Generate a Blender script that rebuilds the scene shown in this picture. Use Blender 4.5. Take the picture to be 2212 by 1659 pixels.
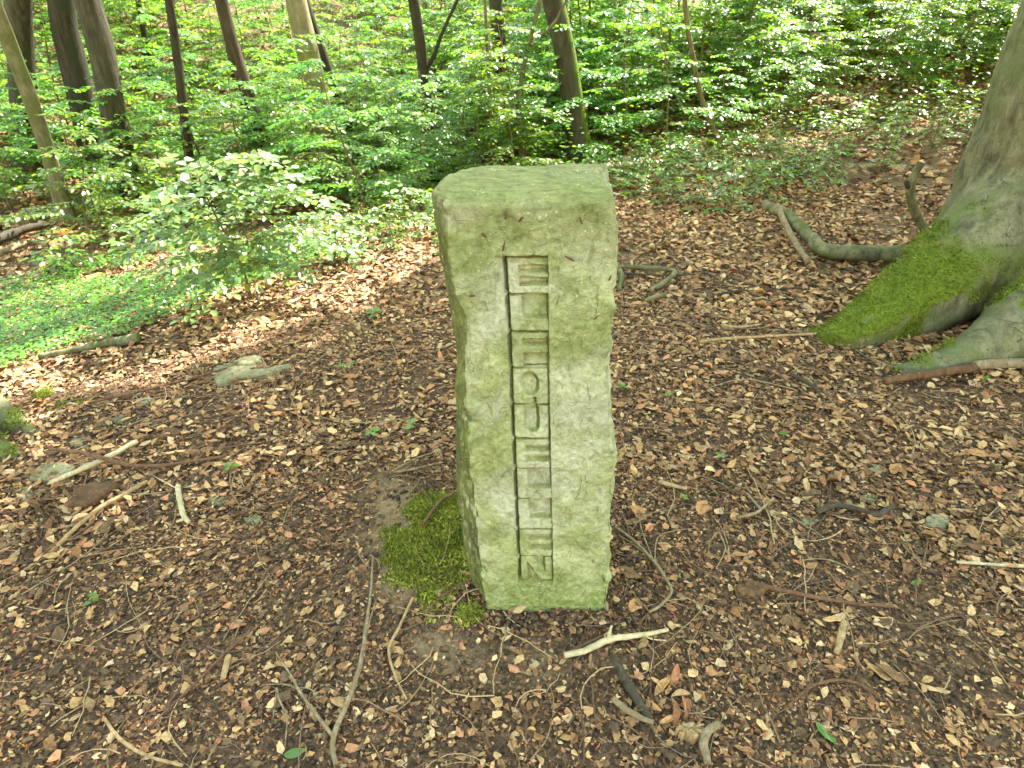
import bpy, math, random
import numpy as np
from mathutils import Vector

for o in list(bpy.data.objects):
    bpy.data.objects.remove(o)
SC = bpy.context.scene
COL = SC.collection
RAD = math.radians

# ------------------------------------------------------------------ camera
CAM_H, PITCH, FPX, PW, PH = 1.5, RAD(30.5), 1400.0, 2212.0, 1659.0
cam = bpy.data.cameras.new('camera')
cam.sensor_width = 36.0
cam.lens = 36.0 * FPX / PW
cam.clip_start = 0.05
cam.clip_end = 600.0
cam.dof.use_dof = True
cam.dof.focus_distance = 1.75
cam.dof.aperture_fstop = 8.0
camo = bpy.data.objects.new('camera', cam)
COL.objects.link(camo)
camo.location = (0, 0, CAM_H)
camo.rotation_euler = (math.pi / 2 - PITCH, 0, 0)
SC.camera = camo

# ------------------------------------------------------------------ sky, sun, exposure
SUN_EL, SUN_AZ = RAD(51), RAD(38)          # azimuth clockwise from +Y
SUN = np.array([math.sin(SUN_AZ) * math.cos(SUN_EL), math.cos(SUN_AZ) * math.cos(SUN_EL), math.sin(SUN_EL)])
world = bpy.data.worlds.new('World')
SC.world = world
world.use_nodes = True
wn = world.node_tree
wn.nodes.clear()
sky = wn.nodes.new('ShaderNodeTexSky')
sky.sky_type = 'NISHITA'
sky.sun_disc = False
sky.sun_elevation = SUN_EL
sky.sun_rotation = SUN_AZ
sky.air_density = 3.2
sky.dust_density = 1.2
sky.ozone_density = 0.0
bg = wn.nodes.new('ShaderNodeBackground')
bg.inputs['Strength'].default_value = 0.15
wo = wn.nodes.new('ShaderNodeOutputWorld')
wn.links.new(sky.outputs[0], bg.inputs[0])
wn.links.new(bg.outputs[0], wo.inputs[0])
sun = bpy.data.lights.new('sun', 'SUN')
sun.energy = 5.0
sun.angle = RAD(0.53)
sun.color = (1.0, 0.95, 0.86)
suno = bpy.data.objects.new('sun', sun)
COL.objects.link(suno)
suno.rotation_euler = Vector((-SUN[0], -SUN[1], -SUN[2])).to_track_quat('-Z', 'Y').to_euler()
suno.location = (10, 12, 30)
SC.view_settings.view_transform = 'Standard'
SC.view_settings.look = 'None'
SC.view_settings.gamma = 1.0
SC.view_settings.exposure = 2.45
SC.render.engine = 'CYCLES'
SC.cycles.use_denoising = True
SC.cycles.use_adaptive_sampling = True
SC.cycles.adaptive_threshold = 0.02
SC.cycles.max_bounces = 6
SC.cycles.diffuse_bounces = 3
SC.cycles.glossy_bounces = 2
SC.cycles.transmission_bounces = 4
SC.cycles.caustics_reflective = False
SC.cycles.caustics_refractive = False
SC.cycles.sample_clamp_indirect = 6.0

rng = np.random.default_rng(7)
random.seed(7)

# ------------------------------------------------------------------ maths helpers
def _hash(ix, iy, iz):
    h = (ix.astype(np.int64) * 374761393 + iy.astype(np.int64) * 668265263 + iz.astype(np.int64) * 2147483647) & 0xFFFFFFFF
    h = ((h ^ (h >> 13)) * 1274126177) & 0xFFFFFFFF
    h = ((h ^ (h >> 16)) * 2246822519) & 0xFFFFFFFF
    return ((h ^ (h >> 13)) & 0xFFFFFF) / float(0xFFFFFF)

def vnoise(p):
    p = np.asarray(p, float)
    i = np.floor(p)
    f = p - i
    f = f * f * (3 - 2 * f)
    x, y, z = i[..., 0], i[..., 1], i[..., 2]
    r = 0
    for a in (0, 1):
        wx = f[..., 0] if a else 1 - f[..., 0]
        for b in (0, 1):
            wy = f[..., 1] if b else 1 - f[..., 1]
            for c in (0, 1):
                wz = f[..., 2] if c else 1 - f[..., 2]
                r = r + wx * wy * wz * _hash(x + a, y + b, z + c)
    return r * 2 - 1

def fbm(p, scale, octv=4, seed=0.0):
    p = np.asarray(p, float) / scale + seed * 17.31
    r, a, t = 0, 1.0, 0.0
    for _ in range(octv):
        r = r + a * vnoise(p)
        t += a
        a *= 0.5
        p = p * 2.03 + 5.7
    return r / t

def sstep(a, b, x):
    t = np.clip((x - a) / (b - a), 0, 1)
    return t * t * (3 - 2 * t)

def softplus(x, k=1.0):
    return np.log1p(np.exp(np.clip(x * k, -40, 40))) / k

def norm(v):
    v = np.asarray(v, float)
    return v / np.maximum(np.linalg.norm(v, axis=-1, keepdims=True), 1e-9)

# ------------------------------------------------------------------ terrain shape
def terrain(x, y):
    x = np.asarray(x, float)
    y = np.asarray(y, float)
    s = (x + 2.3) * -0.832 + (y - 2.45) * 0.555          # beyond the edge of the clearing, towards the brook
    z = -0.62 * sstep(-0.9, 3.6, s) + 0.24 * softplus(s - 4.6, 1.5)
    r = (x - 1.0) * 0.62 + (y - 5.2) * 0.78                # the bank rising to the right
    z = z + 0.13 * softplus(r - 0.8, 1.2) * (1 - 0.45 * sstep(8, 30, r))
    p = np.stack([x, y, np.zeros_like(x)], -1)
    z = z + 0.035 * fbm(p, 0.9, 3) + 0.35 * fbm(p, 6.0, 2, 3.0) * sstep(4, 10, np.hypot(x, y))
    near = np.hypot(x - 0.08, y - 1.3)
    z = z * sstep(0.05, 0.9, near)
    sx = np.maximum(np.maximum(-0.085 - x, x - 0.275), 0)
    sy = np.maximum(np.maximum(1.26 - y, y - 1.63), 0)
    z = z + np.exp(-(np.hypot(sx, sy) / 0.055) ** 2) * (0.020 + 0.034 * fbm(p, 0.06, 3, 4.0))
    z = z + 0.05 * np.exp(-(((x + 0.2) / 0.16) ** 2 + ((y - 1.50) / 0.2) ** 2))   # mound the moss grows on
    return z

CP, SP = math.cos(PITCH), math.sin(PITCH)
def ray(px, py):
    dx, dy = (px - PW / 2) / FPX, (PH / 2 - py) / FPX
    return np.array([dx, CP + SP * dy, -SP + CP * dy])

_TS = 0.5 * (160.0 ** np.linspace(0, 1, 900))
def on_ground(px, py):
    d = ray(px, py)
    q = d[None] * _TS[:, None]
    under = CAM_H + q[:, 2] < terrain(q[:, 0], q[:, 1])
    k = int(np.argmax(under)) if under.any() else len(_TS) - 1
    lo, hi = _TS[max(k - 1, 0)], _TS[k]
    for _ in range(2):
        tt = np.linspace(lo, hi, 40)
        q = d[None] * tt[:, None]
        under = CAM_H + q[:, 2] < terrain(q[:, 0], q[:, 1])
        k = int(np.argmax(under)) if under.any() else 39
        lo, hi = tt[max(k - 1, 0)], tt[k]
    q = d * hi
    return np.array([q[0], q[1], CAM_H + q[2]])

def on_plane(px, py, Y):
    d = ray(px, py)
    q = d * (Y / d[1])
    return np.array([q[0], Y, CAM_H + q[2]])

def in_view(x, y, margin=1.2):
    zc = y * CP + CAM_H * SP
    return (np.abs(x) < margin * 0.79 * zc + 0.15) & (y > 0.35)

# ------------------------------------------------------------------ materials
def lin(r, g, b):
    return tuple(((c / 255.0) / 12.92 if c / 255.0 <= 0.04045 else ((c / 255.0 + 0.055) / 1.055) ** 2.4) for c in (r, g, b)) + (1.0,)

class NT:
    def __init__(self, name):
        self.m = bpy.data.materials.new(name)
        self.m.use_nodes = True
        self.t = self.m.node_tree
        self.t.nodes.clear()
        self.out = self.n('ShaderNodeOutputMaterial')
    def n(self, typ, **kw):
        nd = self.t.nodes.new(typ)
        for k, v in kw.items():
            setattr(nd, k, v)
        return nd
    def l(self, a, b):
        self.t.links.new(a, b)
    def noise(self, vec, scale, detail=4, rough=0.6, dist=0.0):
        nd = self.n('ShaderNodeTexNoise')
        nd.inputs['Scale'].default_value = scale
        nd.inputs['Detail'].default_value = detail
        nd.inputs['Roughness'].default_value = rough
        nd.inputs['Distortion'].default_value = dist
        if vec is not None:
            self.l(vec, nd.inputs['Vector'])
        return nd.outputs['Fac']
    def ramp(self, fac, stops):
        nd = self.n('ShaderNodeValToRGB')
        els = nd.color_ramp.elements
        while len(els) < len(stops):
            els.new(0.5)
        for e, (p, c) in zip(els, stops):
            e.position = p
            e.color = c if len(c) == 4 else tuple(c) + (1.0,)
        self.l(fac, nd.inputs['Fac'])
        return nd.outputs['Color']
    def mix(self, fac, a, b, mode='MIX'):
        nd = self.n('ShaderNodeMix', data_type='RGBA', blend_type=mode)
        for sock, v in ((nd.inputs[0], fac), (nd.inputs[6], a), (nd.inputs[7], b)):
            if isinstance(v, (int, float, tuple)):
                sock.default_value = v
            else:
                self.l(v, sock)
        return nd.outputs[2]
    def math(self, op, a, b=0.0, clamp=False):
        nd = self.n('ShaderNodeMath', operation=op, use_clamp=clamp)
        for sock, v in zip(nd.inputs, (a, b)):
            if isinstance(v, (int, float)):
                sock.default_value = v
            else:
                self.l(v, sock)
        return nd.outputs[0]
    def bump(self, h, strength=0.5, dist=0.01, prev=None):
        nd = self.n('ShaderNodeBump')
        nd.inputs['Strength'].default_value = strength
        nd.inputs['Distance'].default_value = dist
        self.l(h, nd.inputs['Height'])
        if prev is not None:
            self.l(prev, nd.inputs['Normal'])
        return nd.outputs['Normal']
    def pos(self):
        return self.n('ShaderNodeNewGeometry').outputs['Position']
    def scale(self, vec, s):
        nd = self.n('ShaderNodeMapping')
        nd.inputs['Scale'].default_value = s
        self.l(vec, nd.inputs['Vector'])
        return nd.outputs[0]
    def attr(self, name='Col'):
        nd = self.n('ShaderNodeAttribute')
        nd.attribute_name = name
        return nd
    def bsdf(self, color, rough=0.8, normal=None, spec=0.3):
        b = self.n('ShaderNodeBsdfPrincipled')
        for sock, v in ((b.inputs['Base Color'], color), (b.inputs['Roughness'], rough)):
            if isinstance(v, (int, float, tuple)):
                sock.default_value = v
            else:
                self.l(v, sock)
        b.inputs['Specular IOR Level'].default_value = spec
        if normal is not None:
            self.l(normal, b.inputs['Normal'])
        return b.outputs[0]
    def done(self, sh):
        self.l(sh, self.out.inputs['Surface'])
        return self.m

def mat_leaf(name, rough=0.33, trans=0.5, tint=(1.85, 1.75, 0.45, 1), spec=0.8):
    k = NT(name)
    c = k.attr().outputs['Color']
    ri = k.n('ShaderNodeObjectInfo').outputs['Random']
    hs = k.n('ShaderNodeHueSaturation')
    k.l(k.math('ADD', k.math('MULTIPLY', ri, 0.055), 0.478), hs.inputs['Hue'])
    k.l(k.math('ADD', k.math('MULTIPLY', ri, 0.4), 0.8), hs.inputs['Value'])
    k.l(c, hs.inputs['Color'])
    c = hs.outputs[0]
    b = k.bsdf(c, rough, None, spec)
    tr = k.n('ShaderNodeBsdfTranslucent')
    k.l(k.mix(1.0, c, tint, 'MULTIPLY'), tr.inputs['Color'])
    mx = k.n('ShaderNodeMixShader')
    mx.inputs[0].default_value = trans
    k.l(b, mx.inputs[1])
    k.l(tr.outputs[0], mx.inputs[2])
    return k.done(mx.outputs[0])

def mat_litter(name, rough=0.75, trans=0.12):
    k = NT(name)
    c = k.attr().outputs['Color']
    p = k.pos()
    v = k.noise(p, 130.0, 3, 0.7)
    c = k.mix(1.0, c, k.ramp(v, [(0.3, (0.62, 0.6, 0.58, 1)), (0.7, (1.25, 1.22, 1.18, 1))]), 'MULTIPLY')
    b = k.bsdf(c, rough, k.bump(v, 0.35, 0.003), 0.3)
    return k.done(b)

def mat_bark(name, c1, c2, c3=None, sc=14.0, stretch=0.25, bumpd=0.006, rough=0.85, lines=0.0, bstr=0.7, moss=False):
    k = NT(name)
    p = k.pos()
    ps = k.scale(p, (1, 1, stretch))
    n1 = k.noise(ps, sc, 5, 0.65, 0.4)
    n2 = k.noise(p, sc * 0.28, 3, 0.6)
    n3 = k.noise(ps, sc * 6, 3, 0.7)
    c = k.mix(n1, c1, c2)
    c = k.ramp(n1, [(0.32, c1), (0.62, c2)])
    if c3 is not None:
        c = k.mix(k.ramp(n2, [(0.48, (0, 0, 0, 1)), (0.62, (1, 1, 1, 1))]), c, c3)
    c = k.mix(1.0, c, k.ramp(n3, [(0.25, (0.72, 0.72, 0.7, 1)), (0.75, (1.2, 1.2, 1.18, 1))]), 'MULTIPLY')
    if lines:
        ph = k.scale(p, (1.3, 1.3, 34))
        nl = k.noise(ph, 1.6, 4, 0.7, 0.6)
        c = k.mix(k.math('MULTIPLY', k.ramp(nl, [(0.62, (0, 0, 0, 1)), (0.7, (1, 1, 1, 1))]), lines), c, lin(66, 62, 48))
    if lines:
        fl = k.noise(k.scale(p, (1, 1, 0.35)), 26, 5, 0.75, 1.0)
        c = k.mix(k.math('MULTIPLY', k.ramp(fl, [(0.60, (0, 0, 0, 1)), (0.66, (1, 1, 1, 1))]), min(1.0, lines * 1.3)), c, lin(52, 50, 38))
    if moss:
        mc = k.noise(p, 90, 3, 0.7)
        mcol = k.ramp(mc, [(0.3, lin(58, 72, 18)), (0.7, lin(106, 124, 36))])
        at = k.attr('Moss').outputs['Fac']
        c = k.mix(at, c, mcol)
    h = k.math('ADD', k.math('MULTIPLY', n1, 0.7), k.math('MULTIPLY', n3, 0.3))
    return k.done(k.bsdf(c, rough, k.bump(h, bstr, bumpd), 0.2))

def mat_ground():
    k = NT('forest_soil')
    p = k.pos()
    n1 = k.noise(p, 55, 5, 0.75)
    n2 = k.noise(p, 2.2, 4, 0.6)
    n4 = k.noise(p, 260, 2, 0.7)
    base = k.ramp(n1, [(0.3, lin(40, 31, 25)), (0.5, lin(86, 66, 50)), (0.7, lin(142, 110, 82))])
    sp = k.n('ShaderNodeSeparateXYZ')
    k.l(p, sp.inputs[0])
    far = k.math('MULTIPLY', k.math('SUBTRACT', sp.outputs['Y'], 2.6), 0.6, True)
    leafy = k.ramp(n1, [(0.3, lin(62, 50, 38)), (0.5, lin(112, 90, 64)), (0.7, lin(158, 130, 96))])
    c = k.mix(k.math('MULTIPLY', far, 0.8), base, leafy)
    at = k.attr('Bare').outputs['Fac']
    soil = k.ramp(n1, [(0.3, lin(104, 84, 62)), (0.7, lin(156, 132, 100))])
    c = k.mix(at, c, soil)
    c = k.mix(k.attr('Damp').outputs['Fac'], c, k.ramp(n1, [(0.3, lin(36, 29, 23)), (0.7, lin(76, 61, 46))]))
    h = k.math('ADD', n1, k.math('MULTIPLY', n4, 0.4))
    return k.done(k.bsdf(c, 0.9, k.bump(h, 0.8, 0.012), 0.2))

STONE_TOP = 1.17
def mat_stone():
    k = NT('algae_covered_sandstone')
    p = k.pos()
    n1 = k.noise(p, 7.0, 6, 0.68, 0.3)
    n2 = k.noise(p, 3.1, 5, 0.65, 0.8)
    n3 = k.noise(p, 95, 4, 0.72)
    n4 = k.noise(p, 320, 2, 0.7)
    n5 = k.noise(k.scale(p, (1.4, 1, 0.8)), 11.0, 6, 0.7, 1.2)
    n6 = k.noise(p, 34, 6, 0.72, 0.8)
    green = k.ramp(n1, [(0.34, lin(118, 128, 80)), (0.5, lin(149, 157, 110)), (0.66, lin(174, 179, 142))])
    grey = k.ramp(n5, [(0.3, lin(160, 160, 142)), (0.7, lin(205, 206, 194))])
    dark = lin(104, 101, 70)
    c = k.mix(k.ramp(n2, [(0.47, (0, 0, 0, 1)), (0.62, (0.62, 0.62, 0.62, 1))]), green, grey)
    c = k.mix(k.ramp(n5, [(0.27, (0.8, 0.8, 0.8, 1)), (0.4, (0, 0, 0, 1))]), c, dark)
    geo = k.n('ShaderNodeNewGeometry')
    sn = k.n('ShaderNodeSeparateXYZ')
    k.l(geo.outputs['True Normal'], sn.inputs[0])
    sp = k.n('ShaderNodeSeparateXYZ')
    k.l(p, sp.inputs[0])
    # more algae low down where the damp rises and over the top; left flank darker brown-green
    low = k.math('MULTIPLY', k.math('SUBTRACT', 0.22, sp.outputs['Z']), 5.0, True)
    c = k.mix(k.math('MULTIPLY', low, 0.65), c, k.ramp(n6, [(0.35, lin(104, 126, 66)), (0.65, lin(142, 162, 100))]))
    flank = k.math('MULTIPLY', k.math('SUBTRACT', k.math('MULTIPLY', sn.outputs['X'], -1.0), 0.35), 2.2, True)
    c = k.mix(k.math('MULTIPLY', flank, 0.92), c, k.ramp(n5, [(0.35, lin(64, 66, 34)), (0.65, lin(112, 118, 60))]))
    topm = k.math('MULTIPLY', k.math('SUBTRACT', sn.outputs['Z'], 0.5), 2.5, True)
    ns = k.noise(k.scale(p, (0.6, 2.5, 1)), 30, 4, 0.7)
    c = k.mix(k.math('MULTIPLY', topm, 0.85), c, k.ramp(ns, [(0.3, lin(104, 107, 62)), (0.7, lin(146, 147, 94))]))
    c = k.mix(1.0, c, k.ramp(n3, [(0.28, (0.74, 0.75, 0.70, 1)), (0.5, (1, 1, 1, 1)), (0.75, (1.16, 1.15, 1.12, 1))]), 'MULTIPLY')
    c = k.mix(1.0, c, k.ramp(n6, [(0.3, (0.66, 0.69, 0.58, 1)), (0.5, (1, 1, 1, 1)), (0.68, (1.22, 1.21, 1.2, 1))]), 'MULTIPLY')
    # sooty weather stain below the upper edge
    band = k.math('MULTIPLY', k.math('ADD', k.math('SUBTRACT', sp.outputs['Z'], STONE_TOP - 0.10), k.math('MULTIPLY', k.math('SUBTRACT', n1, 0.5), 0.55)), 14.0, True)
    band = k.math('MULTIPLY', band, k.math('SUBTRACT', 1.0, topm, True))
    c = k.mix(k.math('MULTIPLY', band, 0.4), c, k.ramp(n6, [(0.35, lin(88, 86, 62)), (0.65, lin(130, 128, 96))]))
    # pale lichen specks
    vo = k.n('ShaderNodeTexVoronoi')
    vo.inputs['Scale'].default_value = 75
    k.l(p, vo.inputs['Vector'])
    speck = k.math('MULTIPLY', k.math('LESS_THAN', vo.outputs['Distance'], 0.17), k.ramp(k.noise(p, 13, 3), [(0.52, (0, 0, 0, 1)), (0.6, (1, 1, 1, 1))]))
    c = k.mix(k.math('MULTIPLY', speck, 0.75), c, lin(196, 196, 172))
    c = k.mix(1.0, c, k.attr('Tone').outputs['Color'], 'MULTIPLY')
    h = k.math('ADD', k.math('MULTIPLY', n3, 0.6), k.math('ADD', k.math('MULTIPLY', n4, 0.3), k.math('ADD', k.math('MULTIPLY', n5, 0.9), k.math('MULTIPLY', n6, 1.1))))
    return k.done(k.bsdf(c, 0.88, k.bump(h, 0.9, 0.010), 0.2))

def mat_moss():
    k = NT('cushion_moss')
    c = k.attr().outputs['Color']
    b = k.bsdf(c, 0.8, None, 0.2)
    tr = k.n('ShaderNodeBsdfTranslucent')
    k.l(c, tr.inputs['Color'])
    mx = k.n('ShaderNodeMixShader')
    mx.inputs[0].default_value = 0.25
    k.l(b, mx.inputs[1])
    k.l(tr.outputs[0], mx.inputs[2])
    return k.done(mx.outputs[0])

M = {
    'soil': mat_ground(), 'stone': mat_stone(), 'moss': mat_moss(),
    'leaf': mat_leaf('beech_leaf'), 'bright_leaf': mat_leaf('shining_young_beech_leaf', 0.42, 0.35, spec=1.0), 'canopy': mat_leaf('canopy_leaf', 0.45, 0.42),
    'litter': mat_litter('dead_leaf'), 'husk': mat_litter('beech_husk', 0.85),
    'beech': mat_bark('smooth_beech_bark', lin(70, 69, 52), lin(120, 117, 92), lin(94, 99, 66), 15, 0.45, 0.012, lines=0.75, moss=True, bstr=0.9),
    'pale_bark': mat_bark('pale_beech_bark', lin(104, 97, 74), lin(142, 133, 106), lin(112, 112, 76), 14, 0.3, 0.004, bstr=0.4, lines=0.25),
    'green_bark': mat_bark('algae_green_bark', lin(74, 72, 50), lin(118, 112, 84), lin(88, 92, 54), 16, 0.3, 0.004, bstr=0.5),
    'rough_bark': mat_bark('rough_grey_brown_bark', lin(40, 38, 31), lin(84, 79, 64), lin(64, 64, 48), 26, 0.12, 0.016, bstr=1.0, moss=True),
    'dark_bark': mat_bark('dark_bark', lin(36, 33, 27), lin(68, 62, 50), lin(52, 53, 37), 24, 0.15, 0.008, bstr=0.9),
    'red_bark': mat_bark('warm_brown_bark', lin(46, 39, 31), lin(82, 70, 55), lin(64, 58, 44), 20, 0.15, 0.008, bstr=0.9),
    'stem': mat_bark('sapling_bark', lin(78, 68, 48), lin(116, 104, 76), None, 30, 0.3, 0.002, bstr=0.4),
    'grey_wood': mat_bark('weathered_grey_branch', lin(88, 76, 60), lin(148, 131, 106), lin(118, 104, 80), 60, 0.6, 0.002, bstr=0.6),
    'pale_wood': mat_bark('bleached_branch', lin(146, 132, 104), lin(194, 180, 148), lin(164, 152, 124), 60, 0.6, 0.002, bstr=0.6),
    'tan_wood': mat_bark('bare_tan_wood', lin(118, 96, 70), lin(170, 144, 108), None, 50, 0.5, 0.002, bstr=0.6),
    'brown_wood': mat_bark('brown_twig_bark', lin(72, 50, 40), lin(114, 86, 68), None, 60, 0.6, 0.002, bstr=0.6),
    'rust_wood': mat_bark('rust_coloured_rotten_wood', lin(62, 46, 35), lin(112, 84, 60), lin(86, 64, 47), 40, 0.5, 0.004, bstr=0.9),
    'black_wood': mat_bark('dark_damp_wood', lin(42, 36, 30), lin(82, 72, 60), lin(64, 60, 50), 50, 0.5, 0.003, bstr=0.9),
    'log': mat_bark('mossy_log_bark', lin(72, 70, 50), lin(124, 120, 92), lin(80, 88, 46), 22, 0.5, 0.006, bstr=0.6),
    'flake': mat_bark('pale_bark_flake', lin(90, 86, 64), lin(142, 136, 108), lin(116, 114, 84), 45, 0.5, 0.004, bstr=1.0),
}

# ------------------------------------------------------------------ mesh helpers
def mesh(name, V, F, mat, parent=None, colors=None, smooth=True, attrs=None, kind=None):
    me = bpy.data.meshes.new(name)
    V = np.asarray(V, np.float32)
    me.vertices.add(len(V))
    me.vertices.foreach_set('co', V.ravel())
    if not isinstance(F, (list, tuple)):
        F = [F]
    F = [np.asarray(f, np.int32) for f in F if len(f)]
    loops = np.concatenate([f.ravel() for f in F])
    tot = np.concatenate([np.full(len(f), f.shape[1], np.int32) for f in F])
    start = np.concatenate([[0], np.cumsum(tot)[:-1]]).astype(np.int32)
    me.loops.add(len(loops))
    me.loops.foreach_set('vertex_index', loops)
    me.polygons.add(len(tot))
    me.polygons.foreach_set('loop_start', start)
    me.update(calc_edges=True)
    if smooth:
        me.polygons.foreach_set('use_smooth', np.ones(len(tot), bool))
    if colors is not None:
        ca = me.color_attributes.new('Col', 'FLOAT_COLOR', 'POINT')
        c4 = np.ones((len(V), 4), np.float32)
        c4[:, :3] = np.asarray(colors)[:, :3]
        ca.data.foreach_set('color', c4.ravel())
    for an, av in (attrs or {}).items():
        av = np.asarray(av, np.float32)
        if av.ndim == 1:
            a = me.attributes.new(an, 'FLOAT', 'POINT')
            a.data.foreach_set('value', av)
        else:
            a = me.color_attributes.new(an, 'FLOAT_COLOR', 'POINT')
            c4 = np.ones((len(V), 4), np.float32)
            c4[:, :3] = av
            a.data.foreach_set('color', c4.ravel())
    me.materials.append(mat)
    me.validate()
    o = bpy.data.objects.new(name, me)
    COL.objects.link(o)
    if parent is not None:
        o.parent = parent
    if kind:
        o['kind'] = kind
    return o

def tag(o, label, cat, group=None, kind=None):
    o['label'] = label
    o['category'] = cat
    if group:
        o['group'] = group
    if kind:
        o['kind'] = kind
    return o

def thing(name, label, cat, loc=(0, 0, 0), group=None):
    o = bpy.data.objects.new(name, None)
    o.empty_display_size = 0.1
    COL.objects.link(o)
    o.location = tuple(float(c) for c in loc)
    return tag(o, label, cat, group)

def put(child, parent):
    """parent a mesh that was built in world coordinates"""
    child.parent = parent
    child.location = tuple(-c for c in parent.location)
    return child

def under(child, part):
    """sub-part: its part already stands in world coordinates"""
    child.parent = part
    return child

def smooth_path(pts, n):
    P = np.asarray(pts, float)
    if len(P) < 3:
        t = np.linspace(0, 1, n)[:, None]
        return P[0] * (1 - t) + P[-1] * t
    Q = np.vstack([2 * P[0] - P[1], P, 2 * P[-1] - P[-2]])
    seg = np.linspace(0, len(P) - 1 - 1e-6, n)
    i = seg.astype(int)
    t = (seg - i)[:, None]
    a, b, c, d = Q[i], Q[i + 1], Q[i + 2], Q[i + 3]
    return 0.5 * (2 * b + (c - a) * t + (2 * a - 5 * b + 4 * c - d) * t ** 2 + (3 * b - a - 3 * c + d) * t ** 3)

def tube(path, radii, sides=8, rough=0.0, seed=0, flat=1.0):
    P = np.asarray(path, float)
    n = len(P)
    R = np.interp(np.linspace(0, 1, n), np.linspace(0, 1, len(radii)), radii)
    T = norm(np.gradient(P, axis=0))
    ref = np.array([0, 0, 1.0]) if abs(T[:, 2]).mean() < 0.7 else np.array([0, 1.0, 0])
    A = norm(np.cross(T, ref))
    B = norm(np.cross(A, T))
    th = np.linspace(0, 2 * np.pi, sides, endpoint=False)
    ring = A[:, None, :] * np.cos(th)[None, :, None] + B[:, None, :] * np.sin(th)[None, :, None] * flat
    r = R[:, None].repeat(sides, 1)
    if rough:
        q = P[:, None, :] + ring * R[:, None, None]
        r = r * (1 + rough * fbm(q, max(R.max() * 1.6, 0.01), 3, seed + 1.3))
    V = P[:, None, :] + ring * r[:, :, None]
    V = V.reshape(-1, 3)
    i = np.arange(n - 1)[:, None] * sides
    j = np.arange(sides)[None, :]
    j2 = (j + 1) % sides
    F = np.stack([i + j, i + j2, i + sides + j2, i + sides + j], -1).reshape(-1, 4)
    V = np.vstack([V, P[:1], P[-1:]])
    a, b = len(V) - 2, len(V) - 1
    js = np.arange(sides)
    c0 = np.stack([np.full(sides, a), (js + 1) % sides, js], -1)
    e = (n - 1) * sides
    c1 = np.stack([np.full(sides, b), e + js, e + (js + 1) % sides], -1)
    return V, F, np.vstack([c0, c1])

class Bag:
    """collects pieces of ONE part"""
    def __init__(self):
        self.V, self.Q, self.T, self.n, self.C = [], [], [], 0, []
    def add(self, V, Q=None, T=None, C=None):
        if Q is not None and len(Q):
            self.Q.append(np.asarray(Q) + self.n)
        if T is not None and len(T):
            self.T.append(np.asarray(T) + self.n)
        self.V.append(np.asarray(V))
        if C is not None:
            self.C.append(np.asarray(C))
        self.n += len(V)
    def tube(self, *a, **k):
        self.add(*tube(*a, **k))
    def build(self, name, mat, parent=None, **k):
        F = []
        if self.Q:
            F.append(np.vstack(self.Q))
        if self.T:
            F.append(np.vstack(self.T))
        return mesh(name, np.vstack(self.V), F, mat, parent, colors=np.vstack(self.C) if self.C else None, **k)

def leaf_batch(P, D, N, L, W, fold=0.25, tip=0.0, col=None, jag=0.0, rg=None):
    """folded pointed leaves: base at P, growing along D, facing N. 6 vertices, 2 quads each"""
    n = len(P)
    D = norm(D)
    S = norm(np.cross(D, N))
    N = norm(np.cross(S, D))
    L = np.broadcast_to(np.asarray(L, float), (n,))[:, None]
    W = np.broadcast_to(np.asarray(W, float), (n,))[:, None]
    fold = np.broadcast_to(np.asarray(fold, float), (n,))[:, None]
    tip = np.broadcast_to(np.asarray(tip, float), (n,))[:, None]
    up = W * fold
    v = [P,
         P + D * L * 0.3 + S * W * 0.5 + N * up,
         P + D * L * 0.7 + S * W * 0.42 + N * (up + tip * L * 0.5),
         P + D * L + N * tip * L,
         P + D * L * 0.7 - S * W * 0.42 + N * (up + tip * L * 0.5),
         P + D * L * 0.3 - S * W * 0.5 + N * up]
    V = np.stack(v, 1)
    if jag:
        V = V + rg.normal(0, jag, V.shape) * L[:, None, :] * np.array([1, 1, 0.5])
    V = V.reshape(-1, 3)
    b = np.arange(n)[:, None] * 6
    Q = np.concatenate([b + np.array([[0, 1, 2, 3]]), b + np.array([[0, 3, 4, 5]])], 0)
    C = None if col is None else np.repeat(np.asarray(col), 6, 0)
    return V, Q, C

def copy_thing(src, loc, rz=0.0, s=1.0, label=None, group=None, rx=0.0, ry=0.0):
    r = src.copy()
    COL.objects.link(r)
    r.location = tuple(float(c) for c in loc)
    r.rotation_euler = (rx, ry, rz)
    r.scale = (s, s, s)
    if label:
        r['label'] = label
    if group:
        r['group'] = group
    for ch in src.children:
        c = ch.copy()
        COL.objects.link(c)
        c.parent = r
    return r

# ================================================================== THE GROUND
def axis(lo, hi, a, b, step, grow=1.16):
    v = list(np.arange(a, b + 1e-6, step))
    s, x = step, b
    while x < hi:
        s = min(s * grow, 3.0)
        x += s
        v.append(x)
    s, x = step, a
    while x > lo:
        s = min(s * grow, 3.0)
        x -= s
        v.insert(0, x)
    return np.array(v)

gx = axis(-90, 90, -3.2, 3.2, 0.045)
gy = axis(-40, 130, 0.3, 5.5, 0.045)
GX, GY = np.meshgrid(gx, gy)
GZ = terrain(GX, GY)
gv = np.stack([GX, GY, GZ], -1).reshape(-1, 3)
nx, ny = len(gx), len(gy)
i, j = np.meshgrid(np.arange(nx - 1), np.arange(ny - 1))
q0 = (j * nx + i).ravel()
gf = np.stack([q0, q0 + 1, q0 + nx + 1, q0 + nx], -1)

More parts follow.
